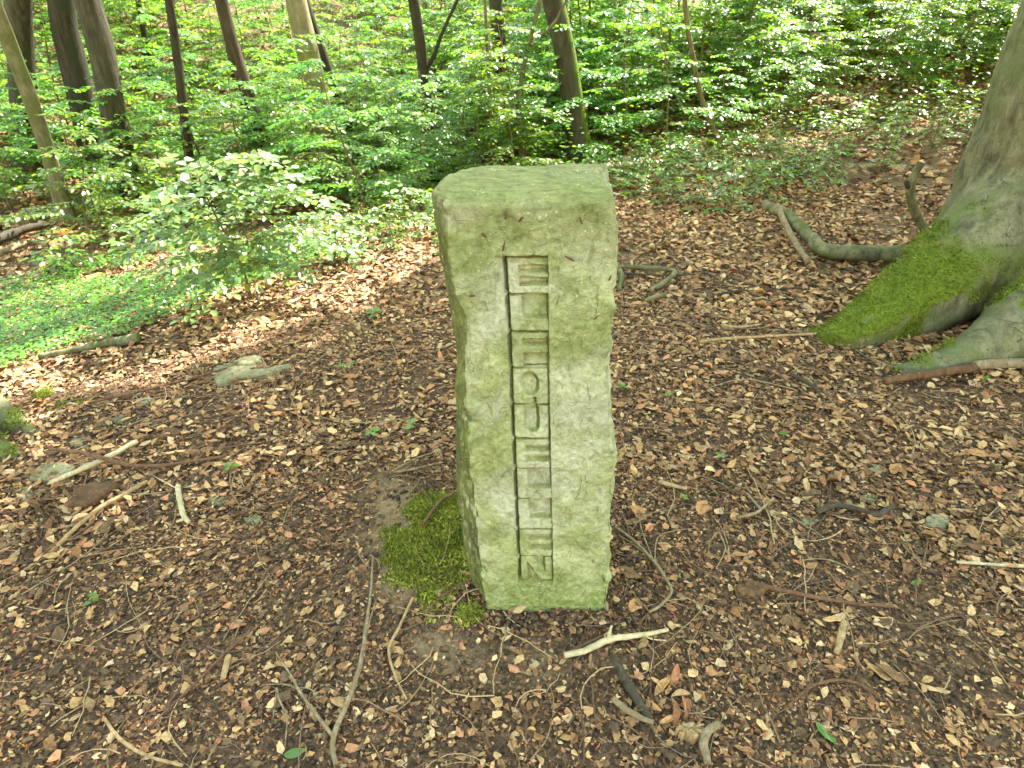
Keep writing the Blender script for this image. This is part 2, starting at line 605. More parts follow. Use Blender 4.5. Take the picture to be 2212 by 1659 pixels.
def bare_mask(x, y):
    p = np.stack([x, y, np.zeros_like(x)], -1)
    n = fbm(p, 0.16, 4, 9.0)
    b = np.exp(-(((x + 0.36) / 0.16) ** 2 + ((y - 1.52) / 0.26) ** 2))
    b = np.maximum(b, 0.7 * np.exp(-(((x + 0.18) / 0.14) ** 2 + ((y - 1.14) / 0.1) ** 2)))
    b = np.maximum(b, 0.55 * np.exp(-(((x - 0.1) / 0.3) ** 2 + ((y - 1.1) / 0.1) ** 2)))
    b = np.maximum(b, 0.62 * np.exp(-(((x + 0.45 + 0.25 * (y - 1.9)) / 0.17) ** 2 + ((y - 1.75) / 0.5) ** 2)))
    return np.clip(b * (0.9 + 1.1 * n), 0, 1)

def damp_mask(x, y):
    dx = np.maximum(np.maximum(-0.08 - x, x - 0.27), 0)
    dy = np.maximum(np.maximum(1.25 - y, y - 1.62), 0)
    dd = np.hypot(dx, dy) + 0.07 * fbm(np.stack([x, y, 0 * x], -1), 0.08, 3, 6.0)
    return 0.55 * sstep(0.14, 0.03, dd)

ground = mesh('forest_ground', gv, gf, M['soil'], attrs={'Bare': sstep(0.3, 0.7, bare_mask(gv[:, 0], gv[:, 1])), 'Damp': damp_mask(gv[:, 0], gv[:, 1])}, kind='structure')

# ================================================================== THE CARVED STONE
D0 = float(1.5 / math.tan(PITCH + math.atan((1326 - PH / 2) / FPX)))
def edge(pl, Y):
    q = np.array([on_plane(a, b, Y) for a, b in pl])
    o = np.argsort(q[:, 2])
    return lambda z: np.interp(z, q[o, 2], q[o, 0])
STONE_H = float(on_plane(1130, 434, D0)[2])
e_fl = edge([(952, 437), (966, 480), (975, 560), (983, 620), (1000, 700), (999, 770), (1005, 850), (1022, 905), (1014, 960), (1019, 1050), (1026, 1130), (1034, 1200), (1041, 1260), (1048, 1330), (1055, 1420)], D0)
e_fr = edge([(1319, 420), (1328, 500), (1330, 600), (1326, 660), (1321, 760), (1315, 805), (1321, 870), (1320, 930), (1327, 990), (1326, 1070), (1323, 1130), (1312, 1200), (1312, 1310), (1308, 1420)], D0)
e_l2 = edge([(943, 440), (946, 480), (957, 560), (967, 640), (980, 720), (986, 800), (985, 850), (983, 900), (982, 930), (990, 1000), (997, 1100), (1001, 1180), (1012, 1240), (1030, 1330)], D0 + 0.085)
NU, ND, NV = 146, 46, 410
zs = np.linspace(-0.14, STONE_H, NV + 1)
zs[-12:] = STONE_H - 0.03 * (1 - np.linspace(0, 1, 12)) ** 1.0
zs = np.sort(zs)
bl_top = np.array([-0.035, D0 + 0.335])
br_top = np.array([0.235, D0 + 0.36])

def section(z):
    t = np.clip(z / STONE_H, 0, 1)
    fl = np.array([e_fl(z), D0])
    fr = np.array([e_fr(z), D0])
    l2 = np.array([e_l2(z), D0 + 0.085])
    w = sstep(0.2, 1.0, t)
    bl = np.array([(l2[0] + 0.015) * (1 - w) + bl_top[0] * w, D0 + 0.33])
    br = np.array([fr[0] + 0.02 + 0.012 * w, D0 + 0.36])
    return fl, fr, br, bl, l2

def lerp_n(a, b, n):
    t = np.linspace(0, 1, n, endpoint=False)[:, None]
    return a * (1 - t) + b * t

rings = []
for z in zs:
    fl, fr, br, bl, l2 = section(z)
    n1 = ND // 3
    # left flank: a short chamfer, then a bulging side
    ls = np.vstack([lerp_n(bl, l2, ND - n1), lerp_n(l2, fl, n1)])
    tt = np.linspace(0, 1, ND - n1, endpoint=False)
    ls[:ND - n1, 0] -= 0.035 * np.sin(tt * np.pi) * sstep(0.5, 1.0, z / STONE_H)
    ring = np.vstack([lerp_n(fl, fr, NU), lerp_n(fr, br, ND), lerp_n(br, bl, NU), ls])
    for _ in range(2):
        ring = 0.5 * ring + 0.25 * np.roll(ring, 1, 0) + 0.25 * np.roll(ring, -1, 0)
    rings.append(np.column_stack([ring, np.full(len(ring), z)]))
R3 = np.array(rings)
NP = R3.shape[1]
dirs = np.roll(R3, -1, 1) - np.roll(R3, 1, 1)
OUT = norm(np.stack([dirs[..., 1], -dirs[..., 0], np.zeros_like(dirs[..., 0])], -1))
isfront = np.zeros(NP)
isfront[6:NU - 6] = 1
kern = np.hanning(17)
isfront = np.convolve(np.concatenate([isfront[-8:], isfront, isfront[:8]]), kern / kern.sum(), 'valid')[:NP]
def rough_front(p):
    """hand-dressed face: shallow flakes with crisp steps"""
    a = fbm(p, 0.13, 4, 2.0)
    st = fbm(p * np.array([1, 1, 0.8]), 0.085, 4, 5.0) * 4.0
    f = st - np.floor(st)
    ledge = (np.floor(st) + sstep(0.0, 0.22, f)) / 4.0
    s2 = fbm(p * np.array([1, 1, 0.8]), 0.028, 3, 15.0) * 3.0
    f2 = s2 - np.floor(s2)
    ledge2 = (np.floor(s2) + sstep(0.0, 0.3, f2)) / 3.0
    return 0.006 * a + 0.0085 * ledge + 0.0024 * ledge2 + 0.0012 * fbm(p, 0.010, 2, 4.0)
disp_f = rough_front(R3)
disp_s = 0.022 * fbm(R3 * np.array([1, 1, 0.45]), 0.10, 4, 7.0) + 0.007 * fbm(R3 * np.array([1, 1, 0.5]), 0.02, 3, 8.0)
d = disp_f * isfront + disp_s * (1 - isfront)
# chipped arrises
chip = np.clip(fbm(R3, 0.05, 3, 11.0) - 0.18, 0, 1)
edgezone = np.exp(-((np.minimum(np.arange(NP), NP - np.arange(NP))) / 6.0) ** 2) + np.exp(-((np.arange(NP) - NU) / 6.0) ** 2)
d = d - 0.034 * chip * edgezone[None, :]
d = d + 0.009 * fbm(R3, 0.035, 3, 19.0) * edgezone[None, :]
# the sunken strip that carries the letters
tileY = [554, 636.5, 716.5, 795.5, 875, 948.5, 1013, 1079, 1144.5, 1202, 1254]
tileZ = [float(on_plane(1130, y, D0)[2]) for y in tileY]
chL = edge([(1087, 554), (1098, 716), (1104, 875), (1110, 1013), (1116, 1144), (1121, 1254)], D0)
chR = edge([(1181, 554), (1183, 716), (1185, 875), (1188, 1013), (1191, 1144), (1193, 1254)], D0)
ZZ = R3[..., 2]
XX = R3[..., 0]
front_pts = np.zeros(NP, bool)
front_pts[:NU] = True
nub = sum(np.exp(-((ZZ - tz_) / 0.006) ** 2) for tz_ in tileZ[1:-1])
wallL = chL(ZZ) + 0.0055 * nub + 0.002 * fbm(R3, 0.03, 2, 51.0)
inx = sstep(-0.003, 0.0015, XX - wallL) * sstep(-0.003, 0.0015, chR(ZZ) - XX)
inz = sstep(-0.002, 0.002, tileZ[0] + 0.001 - ZZ) * sstep(-0.014, 0.004, ZZ - tileZ[-1])
rec = inx * inz * front_pts[None, :]
d = d - 0.024 * rec
# tooled, scooped margin right of the strip
sc = np.exp(-((XX - chR(ZZ) - 0.012) / 0.012) ** 2) * front_pts[None, :] * inz
d = d - 0.004 * sc * (0.6 + 0.8 * fbm(R3, 0.06, 2, 6.0))
sl = np.exp(-((XX - chL(ZZ) + 0.010) / 0.010) ** 2) * front_pts[None, :] * inz
d = d - 0.0025 * sl
# rounded upper edge
topr = np.clip((ZZ - (STONE_H - 0.014)) / 0.014, 0, 1)
d = d - 0.010 * (1 - np.sqrt(np.clip(1 - topr ** 2, 0, 1)))
# lower edge bites in above the soil
d = d - 0.006 * sstep(0.02, -0.01, ZZ + 0.03 * fbm(R3, 0.07, 3, 12.0))
P3 = R3 + OUT * d[..., None]
topshape = lambda x, y: 0.012 * fbm(np.stack([x, y, 0 * x], -1), 0.12, 3, 3.0) + 0.004 * fbm(np.stack([x, y * 2, 0 * x], -1), 0.03, 3, 5.0) - 0.02 * (x - 0.03) * 1.0
tz = sstep(0.75, 1.0, ZZ / STONE_H)
P3[..., 2] += topshape(P3[..., 0], P3[..., 1]) * tz
SV = P3.reshape(-1, 3)
i = np.arange(NV)[:, None] * NP
jj = np.arange(NP)[None, :]
j2 = (jj + 1) % NP
SF = np.stack([i + jj, i + j2, i + NP + j2, i + NP + jj], -1).reshape(-1, 4)
# cap: Coons patch between the four sides of the top ring
top = P3[-1]
F_ = top[:NU + 1]
Rr = top[NU:NU + ND + 1]
Bk = top[NU + ND:NU + ND + NU + 1][::-1]
Lf = np.vstack([top[NU + ND + NU:], top[:1]])[::-1]
u = np.linspace(0, 1, NU + 1)[:, None, None]
v = np.linspace(0, 1, ND + 1)[None, :, None]
cap = (1 - v) * F_[:, None] + v * Bk[:, None] + (1 - u) * Lf[None] + u * Rr[None] - ((1 - u) * (1 - v) * F_[0] + u * (1 - v) * F_[-1] + (1 - u) * v * Bk[0] + u * v * Bk[-1])
em = np.minimum(np.minimum(u, 1 - u) * NU, np.minimum(v, 1 - v) * ND)[..., 0]
cap[..., 2] = np.where(em > 0.5, STONE_H + topshape(cap[..., 0], cap[..., 1]) + 0.010 * sstep(0, 9, em), cap[..., 2])
cv = cap.reshape(-1, 3)
ci = np.arange(NU)[:, None] * (ND + 1) + np.arange(ND)[None, :] + len(SV)
CF = np.stack([ci, ci + ND + 1, ci + ND + 2, ci + 1], -1).reshape(-1, 4)
SVV = np.vstack([SV, cv])
# grubby grooves hold dark algae; freshly scraped places are paler
tone = np.ones((len(SVV), 3))
scr = sstep(0.12, 0.4, fbm(SV * np.array([1, 1, 0.6]), 0.09, 4, 21.0)).reshape(NV + 1, NP) * np.exp(-((XX - chR(ZZ) - 0.035) / 0.045) ** 2) * front_pts[None, :] * inz
scr = scr + 0.5 * sl * sstep(0.0, 0.4, fbm(SV, 0.07, 3, 22.0)).reshape(NV + 1, NP)
tone[:len(SV)] *= (1 + np.clip(scr, 0, 1).reshape(-1, 1) * np.array([[0.28, 0.24, 0.34]]))
stone = thing('standing_stone', 'tall square sandstone post with letters carved down its green face', 'stone', (float(SV[:, 0].mean()), D0 + 0.17, 0))
body = mesh('stone_body', SVV, [SF, CF], M['stone'], attrs={'Tone': tone})
put(body, stone)

# ---- the letters: each a raised block whose counters are cut back
def box_sd(U, Vv, x0, x1, y0, y1):
    dx = np.maximum(x0 - U, U - x1)
    dy = np.maximum(y0 - Vv, Vv - y1)
    return np.where((dx > 0) & (dy > 0), np.hypot(dx, dy), np.maximum(dx, dy))

def counters(ch, U, Vv):
    """signed distance (tile units, negative = cut away) for each letter; V runs upward"""
    B = lambda *a: box_sd(U, Vv, *a)
    if ch == 'E':
        return np.minimum(B(0.34, 1.2, 0.57, 0.73), B(0.34, 1.2, 0.24, 0.40))
    if ch == 'L':
        return B(0.38, 1.2, 0.36, 1.2)
    if ch == 'F':
        return np.minimum(B(0.34, 1.2, 0.60, 0.76), B(0.36, 1.2, -0.3, 0.38))
    if ch == 'Q':
        o = np.hypot((U - 0.49) / 0.22, (Vv - 0.54) / 0.27) - 1
        tail = B(0.58, 0.64, -0.2, 0.17)
        return np.minimum(o * 0.2, tail)
    if ch == 'U':
        o = np.maximum(np.abs(U - 0.52) - 0.13, 0.26 - Vv)
        r = np.hypot(U - 0.52, Vv - 0.38) - 0.17
        return np.where(Vv < 0.38, r, np.abs(U - 0.52) - 0.17)
    if ch == 'N':
        a = np.maximum(U - 0.75, (1.0 - 1.82 * (U - 0.40) - Vv) * 0.48)
        b = np.maximum(0.27 - U, (Vv - 0.62 + 1.82 * (U - 0.27)) * 0.48)
        return np.minimum(a, b)
head = [0.8, 0.4, 0.7, 0.35, 0.75, 0.8, 0.4, 0.45, 0.85, 0.55]
dark_r = [0, 0, 0.3, 0.6, 0.6, 0.4, 0.0, 0.2, 0.3, 0.4]
ordinals = ['first', 'second', 'third', 'fourth', 'fifth', 'sixth', 'seventh', 'eighth', 'ninth', 'last']
for k, ch in enumerate('ELFQUELLEN'):
    z1, z0 = tileZ[k], tileZ[k + 1]
    n = 52
    a = np.linspace(0, 1, n)
    U, Vv = np.meshgrid(a, a)
    Z = z0 + (z1 - z0) * Vv
    X = chL(Z) + 0.001 + (chR(Z) - chL(Z) + 0.0015) * U
    P = np.stack([X, np.full_like(X, D0), Z], -1)
    W = 0.085
    sd = counters(ch, U, Vv) * W + 0.0024 * fbm(P, 0.022, 3, 31.0)
    cut = sstep(0.0035, -0.005, sd)
    # the foot of every block stands proud of the head of the next
    hgt = z1 - z0
    face = -0.0025 - 0.006 * Vv + 0.0025 * fbm(P, 0.035, 3, 33.0)
    depth = face - (0.0145 + 0.004 * fbm(P, 0.03, 2, 37.0)) * cut
    depth = depth - 0.017 * (1 - sstep(0.0014, 0.0062, U * W - 0.004 * sstep(0.86, 1.0, np.abs(Vv * 2 - 1)) + 0.0012 * fbm(P, 0.02, 2, 35.0))) - 0.018 * head[k] * (1 - sstep(0.0022 + 0.001 * head[k], 0.0066, (1 - Vv) * hgt + 0.0015 * fbm(P, 0.02, 2, 36.0))) - 0.013 * dark_r[k] * (1 - sstep(0.0016, 0.0042, (1 - U) * W)) - 0.004 * (1 - sstep(0.0, 0.003, Vv * hgt))
    if ch == 'N':
        depth = depth - 0.016 * 0
    P[..., 1] = D0 - (rough_front(P) * 0.4 + depth)
    tn = np.ones((n * n, 3))
    pal = (cut * sstep(-0.15, 0.3, fbm(P, 0.05, 3, 41.0 + k))).reshape(-1, 1)
    tn *= 1 + pal * np.array([[0.24, 0.21, 0.30]])
    ii = (np.arange(n - 1)[:, None] * n + np.arange(n - 1)[None, :]).ravel()
    lf = np.stack([ii, ii + 1, ii + n + 1, ii + n], -1)
    lo = mesh('carved_letter', P.reshape(-1, 3), lf, M['stone'], attrs={'Tone': tn})
    put(lo, stone)
    lo['label'] = 'carved capital letter %s, %s from the top' % (ch, ordinals[k])

# ---- rusty bud scales and needles caught on the face of the stone
r = np.random.default_rng(14)
FRONT = P3[:, 8:NU - 8].reshape(-1, 3)
SCALES = [(630, 430, 0.022, 1.4), (730, 465, 0.014, 0.9), (480, 580, 0.014, -0.7), (615, 645, 0.022, 1.35), (1060, 735, 0.022, -0.5), (1235, 1130, 0.010, 0.9), (400, 985, 0.014, 0.05), (1135, 480, 0.016, -1.2), (1330, 860, 0.012, 1.2)]
WHERE = ['near the top left', 'near the top, second from the left', 'at the left shoulder', 'just above the carved strip', 'right of the first letter, largest of all', 'by the right edge near the third letter', 'left of the second letter, lying level', 'near the top right', 'by the right edge beside the first letter']
for (cx_, cy_, L, an), wh in zip(SCALES, WHERE):
    q = on_plane((1050 + cx_ / 2.675) * 0.8508, (380 + cy_ / 2.675) * 0.8508, D0)
    f = FRONT[np.argmin((FRONT[:, 0] - q[0]) ** 2 + (FRONT[:, 2] - q[2]) ** 2)]
    dv = np.array([math.cos(an), 0, math.sin(an)]) * L / 2
    cpt = np.array([q[0], f[1] - 0.003, q[2]])
    V, Q, T = tube(smooth_path([cpt - dv, cpt + np.array([0, -0.002, 0.001]), cpt + dv], 8), [0.0012, 0.0024, 0.0008], 5, 0.3, 3)
    o = mesh('bud_scale', V, [Q, T], M['rust_wood'])
    tag(o, 'rusty bud scale stuck on the stone ' + wh, 'bud scale', 'bud scales caught on the stone')

# ================================================================== TREES
def moss_tufts(V, Nn, size, n, seed, cols=((0.12, 0.155, 0.018), (0.42, 0.45, 0.07))):
    r = np.random.default_rng(seed)
    k = r.integers(0, len(V), n)
    P = V[k] + r.normal(0, size * 0.7, (n, 3))
    nn = norm(Nn[k] + r.normal(0, 0.55, (n, 3)))
    S = norm(np.cross(nn, r.normal(0, 1, (n, 3))))
    L = size * r.uniform(0.6, 1.5, n)[:, None]
    Wd = L * 0.22
    P = P - nn * L * 0.25
    v = np.stack([P - S * Wd, P + S * Wd, P + nn * L + S * Wd * r.normal(0, 1.5, (n, 1))], 1).reshape(-1, 3)
    t = np.arange(n * 3).reshape(-1, 3)
    a = r.uniform(0, 1, (n, 1))
    patch = sstep(-0.25, 0.35, fbm(P, 0.07, 3, seed + 0.5))[:, None]
    a = np.clip(a * 0.7 + 0.45 * patch - 0.1, 0, 1)
    c = np.array(cols[0]) * (1 - a) + np.array(cols[1]) * a
    c = np.where(r.uniform(0, 1, (n, 1)) < 0.10, np.array([[0.14, 0.10, 0.04]]), c)
    return v, t, np.repeat(c, 3, 0)

def remeshed(bag, voxel, smooth_it):
    """weld overlapping limbs into one continuous skin"""
    tmp = bag.build('tmp', M['beech'])
    m = tmp.modifiers.new('r', 'REMESH')
    m.mode = 'VOXEL'
    m.voxel_size = voxel
    m2 = tmp.modifiers.new('s', 'SMOOTH')
    m2.factor = 0.5
    m2.iterations = smooth_it
    dg = bpy.context.evaluated_depsgraph_get()
    ev = tmp.evaluated_get(dg)
    em = ev.to_mesh()
    V = np.zeros(len(em.vertices) * 3, np.float32)
    em.vertices.foreach_get('co', V)
    Nn = np.zeros(len(em.vertices) * 3, np.float32)
    em.vertices.foreach_get('normal', Nn)
    F = np.array([p.vertices[:] for p in em.polygons if len(p.vertices) == 4])
    T = np.array([p.vertices[:] for p in em.polygons if len(p.vertices) == 3])
    ev.to_mesh_clear()
    bpy.data.objects.remove(tmp)
    return V.reshape(-1, 3).astype(float), Nn.reshape(-1, 3).astype(float), F, T

GREENS = np.array([[0.085, 0.180, 0.032], [0.115, 0.225, 0.034], [0.135, 0.245, 0.050], [0.092, 0.195, 0.060], [0.190, 0.290, 0.030]])
def greens(n, r):
    c = GREENS[r.integers(0, len(GREENS), n)] * r.uniform(0.75, 1.3, (n, 1))
    return c

def sun_gap(q):
    """sun patches chosen for the crowns to leave open, measured on the level of the clearing: 1 = open to the sun"""
    g = q - SUN[None, :] * (q[:, 2:3] / SUN[2])
    x, y = g[:, 0], g[:, 1]
    p = np.stack([x, y, 0 * x], -1)
    s = (x + 2.3) * -0.832 + (y - 2.45) * 0.555
    along = (x + 2.3) * 0.555 + (y - 2.45) * 0.832
    cen = 0.45 - 0.42 * np.clip(along / 0.6, 0, 1)
    band = np.exp(-((s - cen) / 0.56) ** 2) * sstep(-1.5, -0.3, along) * sstep(4.1, 2.9, along)
    band = band + 0.28 * fbm(p, 0.7, 3, 13.0)
    dap = fbm(p, 1.7, 4, 17.0)
    far = sstep(4.8, 6.9, y - 0.25 * np.maximum(x, 0) + 0.3 * np.maximum(-x, 0))
    return np.where(band > 0.31, 1, np.where((far > 0.5) & (dap > -0.10), 1, np.where((y > 3.4) & (dap > 0.62), 1, 0)))

def crown_mesh(cx, cy, z0, z1, rad, n_clump, per, seed, size=0.13):
    r = np.random.default_rng(seed)
    u = r.uniform(0, 1, n_clump)
    ang = r.uniform(0, 2 * np.pi, n_clump)
    z = z0 + (z1 - z0) * u
    env = np.sqrt(np.clip(1 - ((u - 0.4) / 0.62) ** 2, 0.05, 1))
    rr = rad * env * np.sqrt(r.uniform(0, 1, n_clump))
    C = np.stack([cx + rr * np.cos(ang), cy + rr * np.sin(ang), z], -1)
    P = (C[:, None, :] + r.normal(0, 1, (n_clump, per, 3)) * np.array([0.42, 0.42, 0.09])).reshape(-1, 3)
    P = P[sun_gap(P) < 0.5]  # crown leaves left out so the chosen sun patches fall below
    n = len(P)
    N = norm(np.stack([r.normal(0, 0.35, n), r.normal(0, 0.35, n), np.ones(n)], -1))
    a = r.uniform(0, 2 * np.pi, n)
    Dd = np.stack([np.cos(a), np.sin(a), r.normal(-0.1, 0.2, n)], -1)
    L = size * r.uniform(0.7, 1.3, n)
    V, Q, Cc = leaf_batch(P, Dd, N, L, L * 0.72, 0.12, -0.05, greens(n, r))
    return V, Q, Cc, C

def limbs(bag, stem_top, crown_c, r0, seed, n=7):
    r = np.random.default_rng(seed)
    for c in crown_c[r.integers(0, len(crown_c), n)]:
        m = stem_top * 0.5 + c * 0.5 + np.array([0, 0, -0.4])
        bag.tube(smooth_path([stem_top, m, c], 8), [r0, r0 * 0.5, r0 * 0.12], 6)

# ---- the big beech at the right edge of the clearing
def big_beech(centre, rad, height, roots, label, moss_fn, seed, crown, voxel=0.015, name='beech_tree'):
    bag = Bag()
    cz = float(terrain(centre[0], centre[1]))
    zz = np.concatenate([np.linspace(-0.25, 1.2, 20), np.linspace(1.4, height, 12)])
    path = np.array([[centre[0] + 0.02 * z, centre[1] + 0.01 * z, cz + z] for z in zz])
    radii = rad * (1 + 0.32 * np.exp(-np.clip(zz, 0, 9) / 0.22)) * (1 - 0.3 * np.clip(zz / height, 0, 1))
    cut = zz <= 1.75
    Pn = path[zz < 3.0]
    bag.add(*tube(Pn, radii[zz < 3.0], 40, 0.0))
    for pts, rr in roots:
        bag.add(*tube(smooth_path(pts, 26), rr, 16, 0.10, seed))
        low = [(p[0], p[1], p[2] - 0.55 * q) for p, q in zip(pts, rr)]      # the buttress runs down into the soil
        bag.add(*tube(smooth_path(low, 26), np.array(rr) * 1.05, 16, 0.10, seed + 2))
    V, Nn, F, T = remeshed(bag, voxel, 18)
    V = V + Nn * (0.022 * fbm(V, 0.20, 4, 1.0) + 0.006 * fbm(V * np.array([1, 1, 2.5]), 0.05, 3, 2.0) - 0.012 * np.clip(fbm(V * np.array([1, 1, 0.5]), 0.09, 3, 9.0) - 0.25, 0, 1))[:, None]
    mo = moss_fn(V, Nn)
    t = thing(name, label, 'tree', (centre[0], centre[1], cz))
    tr = mesh('trunk', V, [F, T] if len(T) else [F], M['beech'], attrs={'Moss': mo})
    put(tr, t)
    up = Bag()
    up.tube(np.vstack([Pn[-2:], path[zz >= 3.0]]), [radii[zz < 3.0][-1] * 0.98, rad * 0.6], 24)
    Vc, Qc, Cc, cc = crown
    limbs(up, path[-1], cc, rad * 0.4, seed, 14)
    put(up.build('upper_trunk', M['pale_bark']), t)
    put(mesh('crown', Vc, Qc, M['canopy'], colors=Cc, smooth=False), t)
    msk = mo > 0.25 + 0.6 * np.random.default_rng(1).uniform(0, 1, len(mo))
    if msk.sum() > 20:
        mv, mt, mc = moss_tufts(V[msk], Nn[msk], 0.013, int(min(30000, 9 * msk.sum())), seed, ((0.065, 0.095, 0.011), (0.27, 0.32, 0.042)))
        ms = mesh('moss', mv, mt, M['moss'], colors=mc, smooth=False, kind='stuff')
        under(ms, tr)
    return t

def g3(px, py, dz=0.0):
    q = on_ground(px, py)
    return np.array([q[0], q[1], q[2] + dz])

BC = (2.87, 3.54)
roots_r = [
    ([(2.83, 3.50, 0.95), (2.62, 3.40, 0.55), (2.31, 3.26, 0.29), (1.96, 3.12, 0.105), (1.65, 3.0, 0.0), tuple(g3(1715, 697, -0.04))], [0.16, 0.25, 0.22, 0.145, 0.075, 0.018]),
    ([(2.80, 3.3, 0.75), (2.68, 3.02, 0.36), (2.42, 2.84, 0.12), (2.12, 2.74, 0.0), (1.88, 2.68, -0.03), tuple(g3(1885, 757, -0.05))], [0.18, 0.19, 0.14, 0.095, 0.065, 0.02]),
    ([(2.95, 3.2, 0.45), (2.75, 2.75, 0.12), (2.55, 2.45, -0.02), (2.4, 2.25, -0.06)], [0.2, 0.14, 0.09, 0.03]),
    ([(3.1, 3.4, 0.5), (3.5, 3.1, 0.1), (3.9, 2.9, -0.05)], [0.28, 0.15, 0.05]),
]
def moss_right(V, Nn):
    h = V[:, 2]
    n = fbm(V, 0.16, 4, 4.0)
    tip = sstep(2.75, 2.2, V[:, 0])
    a = sstep(0.62, 0.30, h + 0.30 * n + 0.25 * (V[:, 0] - 2.2)) * sstep(-0.55, -0.1, Nn[:, 2] + 0.1 - 0.45 * n)
    r2 = (V[:, 1] < 2.97) & (V[:, 2] < 0.4)
    b = sstep(-0.10, 0.04, n + 0.3 * (V[:, 0] - 2.25)) * sstep(-0.1, 0.35, Nn[:, 2])
    hollow = (V[:, 0] > 2.1) & (Nn[:, 2] < 0.1) & (V[:, 1] < 3.3)
    a = np.where(hollow, a * sstep(0.0, 0.4, n), a)
    return np.where(r2, b, a) * tip ** 0.3
cr = crown_mesh(3.6, 4.6, 6.0, 13.0, 5.2, 620, 26, 5, 0.15)
big_beech(BC, 0.43, 9.0, roots_r, 'big grey beech with moss covered buttress roots at the right edge', moss_right, 3, cr)

# ---- the beech whose roots reach in at the left edge
LC0 = on_ground(-330, 905)
LC = (float(LC0[0]) - 0.1, float(LC0[1]))
roots_l = [
    ([(LC[0] + 0.05, LC[1], 0.4), tuple(g3(-140, 880, 0.16)), tuple(g3(-20, 905, 0.05)), tuple(g3(88, 945, -0.03))], [0.24, 0.16, 0.085, 0.022]),
    ([(LC[0] + 0.05, LC[1] - 0.05, 0.35), tuple(g3(-150, 960, 0.13)), tuple(g3(-30, 985, 0.035)), tuple(g3(55, 992, -0.03))], [0.22, 0.14, 0.075, 0.02]),
    ([(LC[0], LC[1] - 0.1, 0.35), (LC[0] - 0.1, LC[1] - 0.6, 0.0), (LC[0] - 0.1, LC[1] - 0.9, -0.08)], [0.22, 0.12, 0.03]),
]
def moss_left(V, Nn):
    n = fbm(V, 0.14, 4, 6.0)
    return sstep(0.05, 0.3, n) * sstep(0.3, 0.7, Nn[:, 2]) * 0.7
cl = crown_mesh(LC[0] - 0.8, LC[1] - 1.0, 7.0, 13.0, 3.0, 160, 20, 6, 0.15)
big_beech(LC, 0.3, 9.0, roots_l, 'beech outside the left edge, only its grey-green root tips showing', moss_left, 8, cl)

# ---- trunks standing in the background; base pixel, a higher pixel on the same trunk, width in pixels
def background_tree(base, upper, wpx, mat, label, seed, bend=0.0, height=9.0, crown=(2.2, 40, 18), group=None, flare=0.5, name='forest_tree', moss=0.0, sink=0.0, fork=None, cat='tree'):
    b = on_ground(*base)
    Y = b[1]
    up = on_plane(upper[0], upper[1], Y)
    zc = Y * CP + (CAM_H - b[2]) * SP
    r0 = wpx * zc / FPX / 2
    dv = up - b
    k = 1.0
    r = np.random.default_rng(seed)
    n = 26
    path = []
    for q in np.linspace(-0.04, 1, n):
        z = q * height
        f = z / max(dv[2], 0.2)
        lean = dv[:2] * min(f, 1.6) + dv[:2] * max(f - 1.6, 0) * 0.25
        w = bend * np.sin(min(f, 2) * np.pi * 0.9)
        path.append([b[0] + lean[0] + w, b[1] + lean[1], b[2] + z])
    path = np.array(path)
    path[:, :2] += 0.6 * r0 * np.stack([fbm(np.stack([path[:, 2], 0 * path[:, 2] + seed, 0 * path[:, 2]], -1), 1.1, 2, 1), fbm(np.stack([path[:, 2], 0 * path[:, 2] + seed, 0 * path[:, 2]], -1), 1.1, 2, 2)], -1)
    path = smooth_path(path, 70)
    hz = path[:, 2] - b[2]
    rad = r0 * (1 + flare * np.exp(-np.clip(hz, 0, 9) / 0.16)) * (1 - 0.55 * np.clip(hz / height, 0, 1))
    t = thing(name, label, cat, b, group)
    V, Q, T = tube(path, rad, 16, 0.10, seed)
    mo = np.zeros(len(V))
    if moss:
        ctr = np.interp(V[:, 2], path[:, 2], path[:, 0])
        side = (V[:, 0] - ctr) / r0
        mo = np.clip(sstep(0.45, 0.85, side + 0.5 * fbm(V, 0.12, 3, seed)), 0, 1) * moss
    tr = put(mesh('trunk', V, [Q, T], M[mat], attrs={'Moss': mo}), t)
    rad_c, ncl, per = crown
    if ncl:
        tp = path[-1]
        V, Q, C, cc = crown_mesh(tp[0], tp[1], b[2] + height * 0.62, b[2] + height * 1.25, rad_c, ncl, per, seed + 50)
        lb = Bag()
        limbs(lb, path[52], cc, r0 * 0.45, seed, 6)
        if fork:
            for (x0, y0, x1, y1, w) in fork:
                p0, p1 = on_plane(x0, y0, Y), on_plane(x1, y1, Y)
                fb = Bag()
                fb.tube(smooth_path([p0, (p0 + p1) / 2 + np.array([0.02, 0.02, -0.02]), p1, p1 + (p1 - p0) * 1.5], 14), [w * zc / FPX / 2, w * zc / FPX / 2 * 0.5], 8)
                under(fb.build('fork', M[mat]), tr)
        if len(V):
            cw = put(mesh('crown', V, Q, M['canopy'], colors=C, smooth=False), t)
            under(lb.build('branches', M[mat]), cw)
    return t

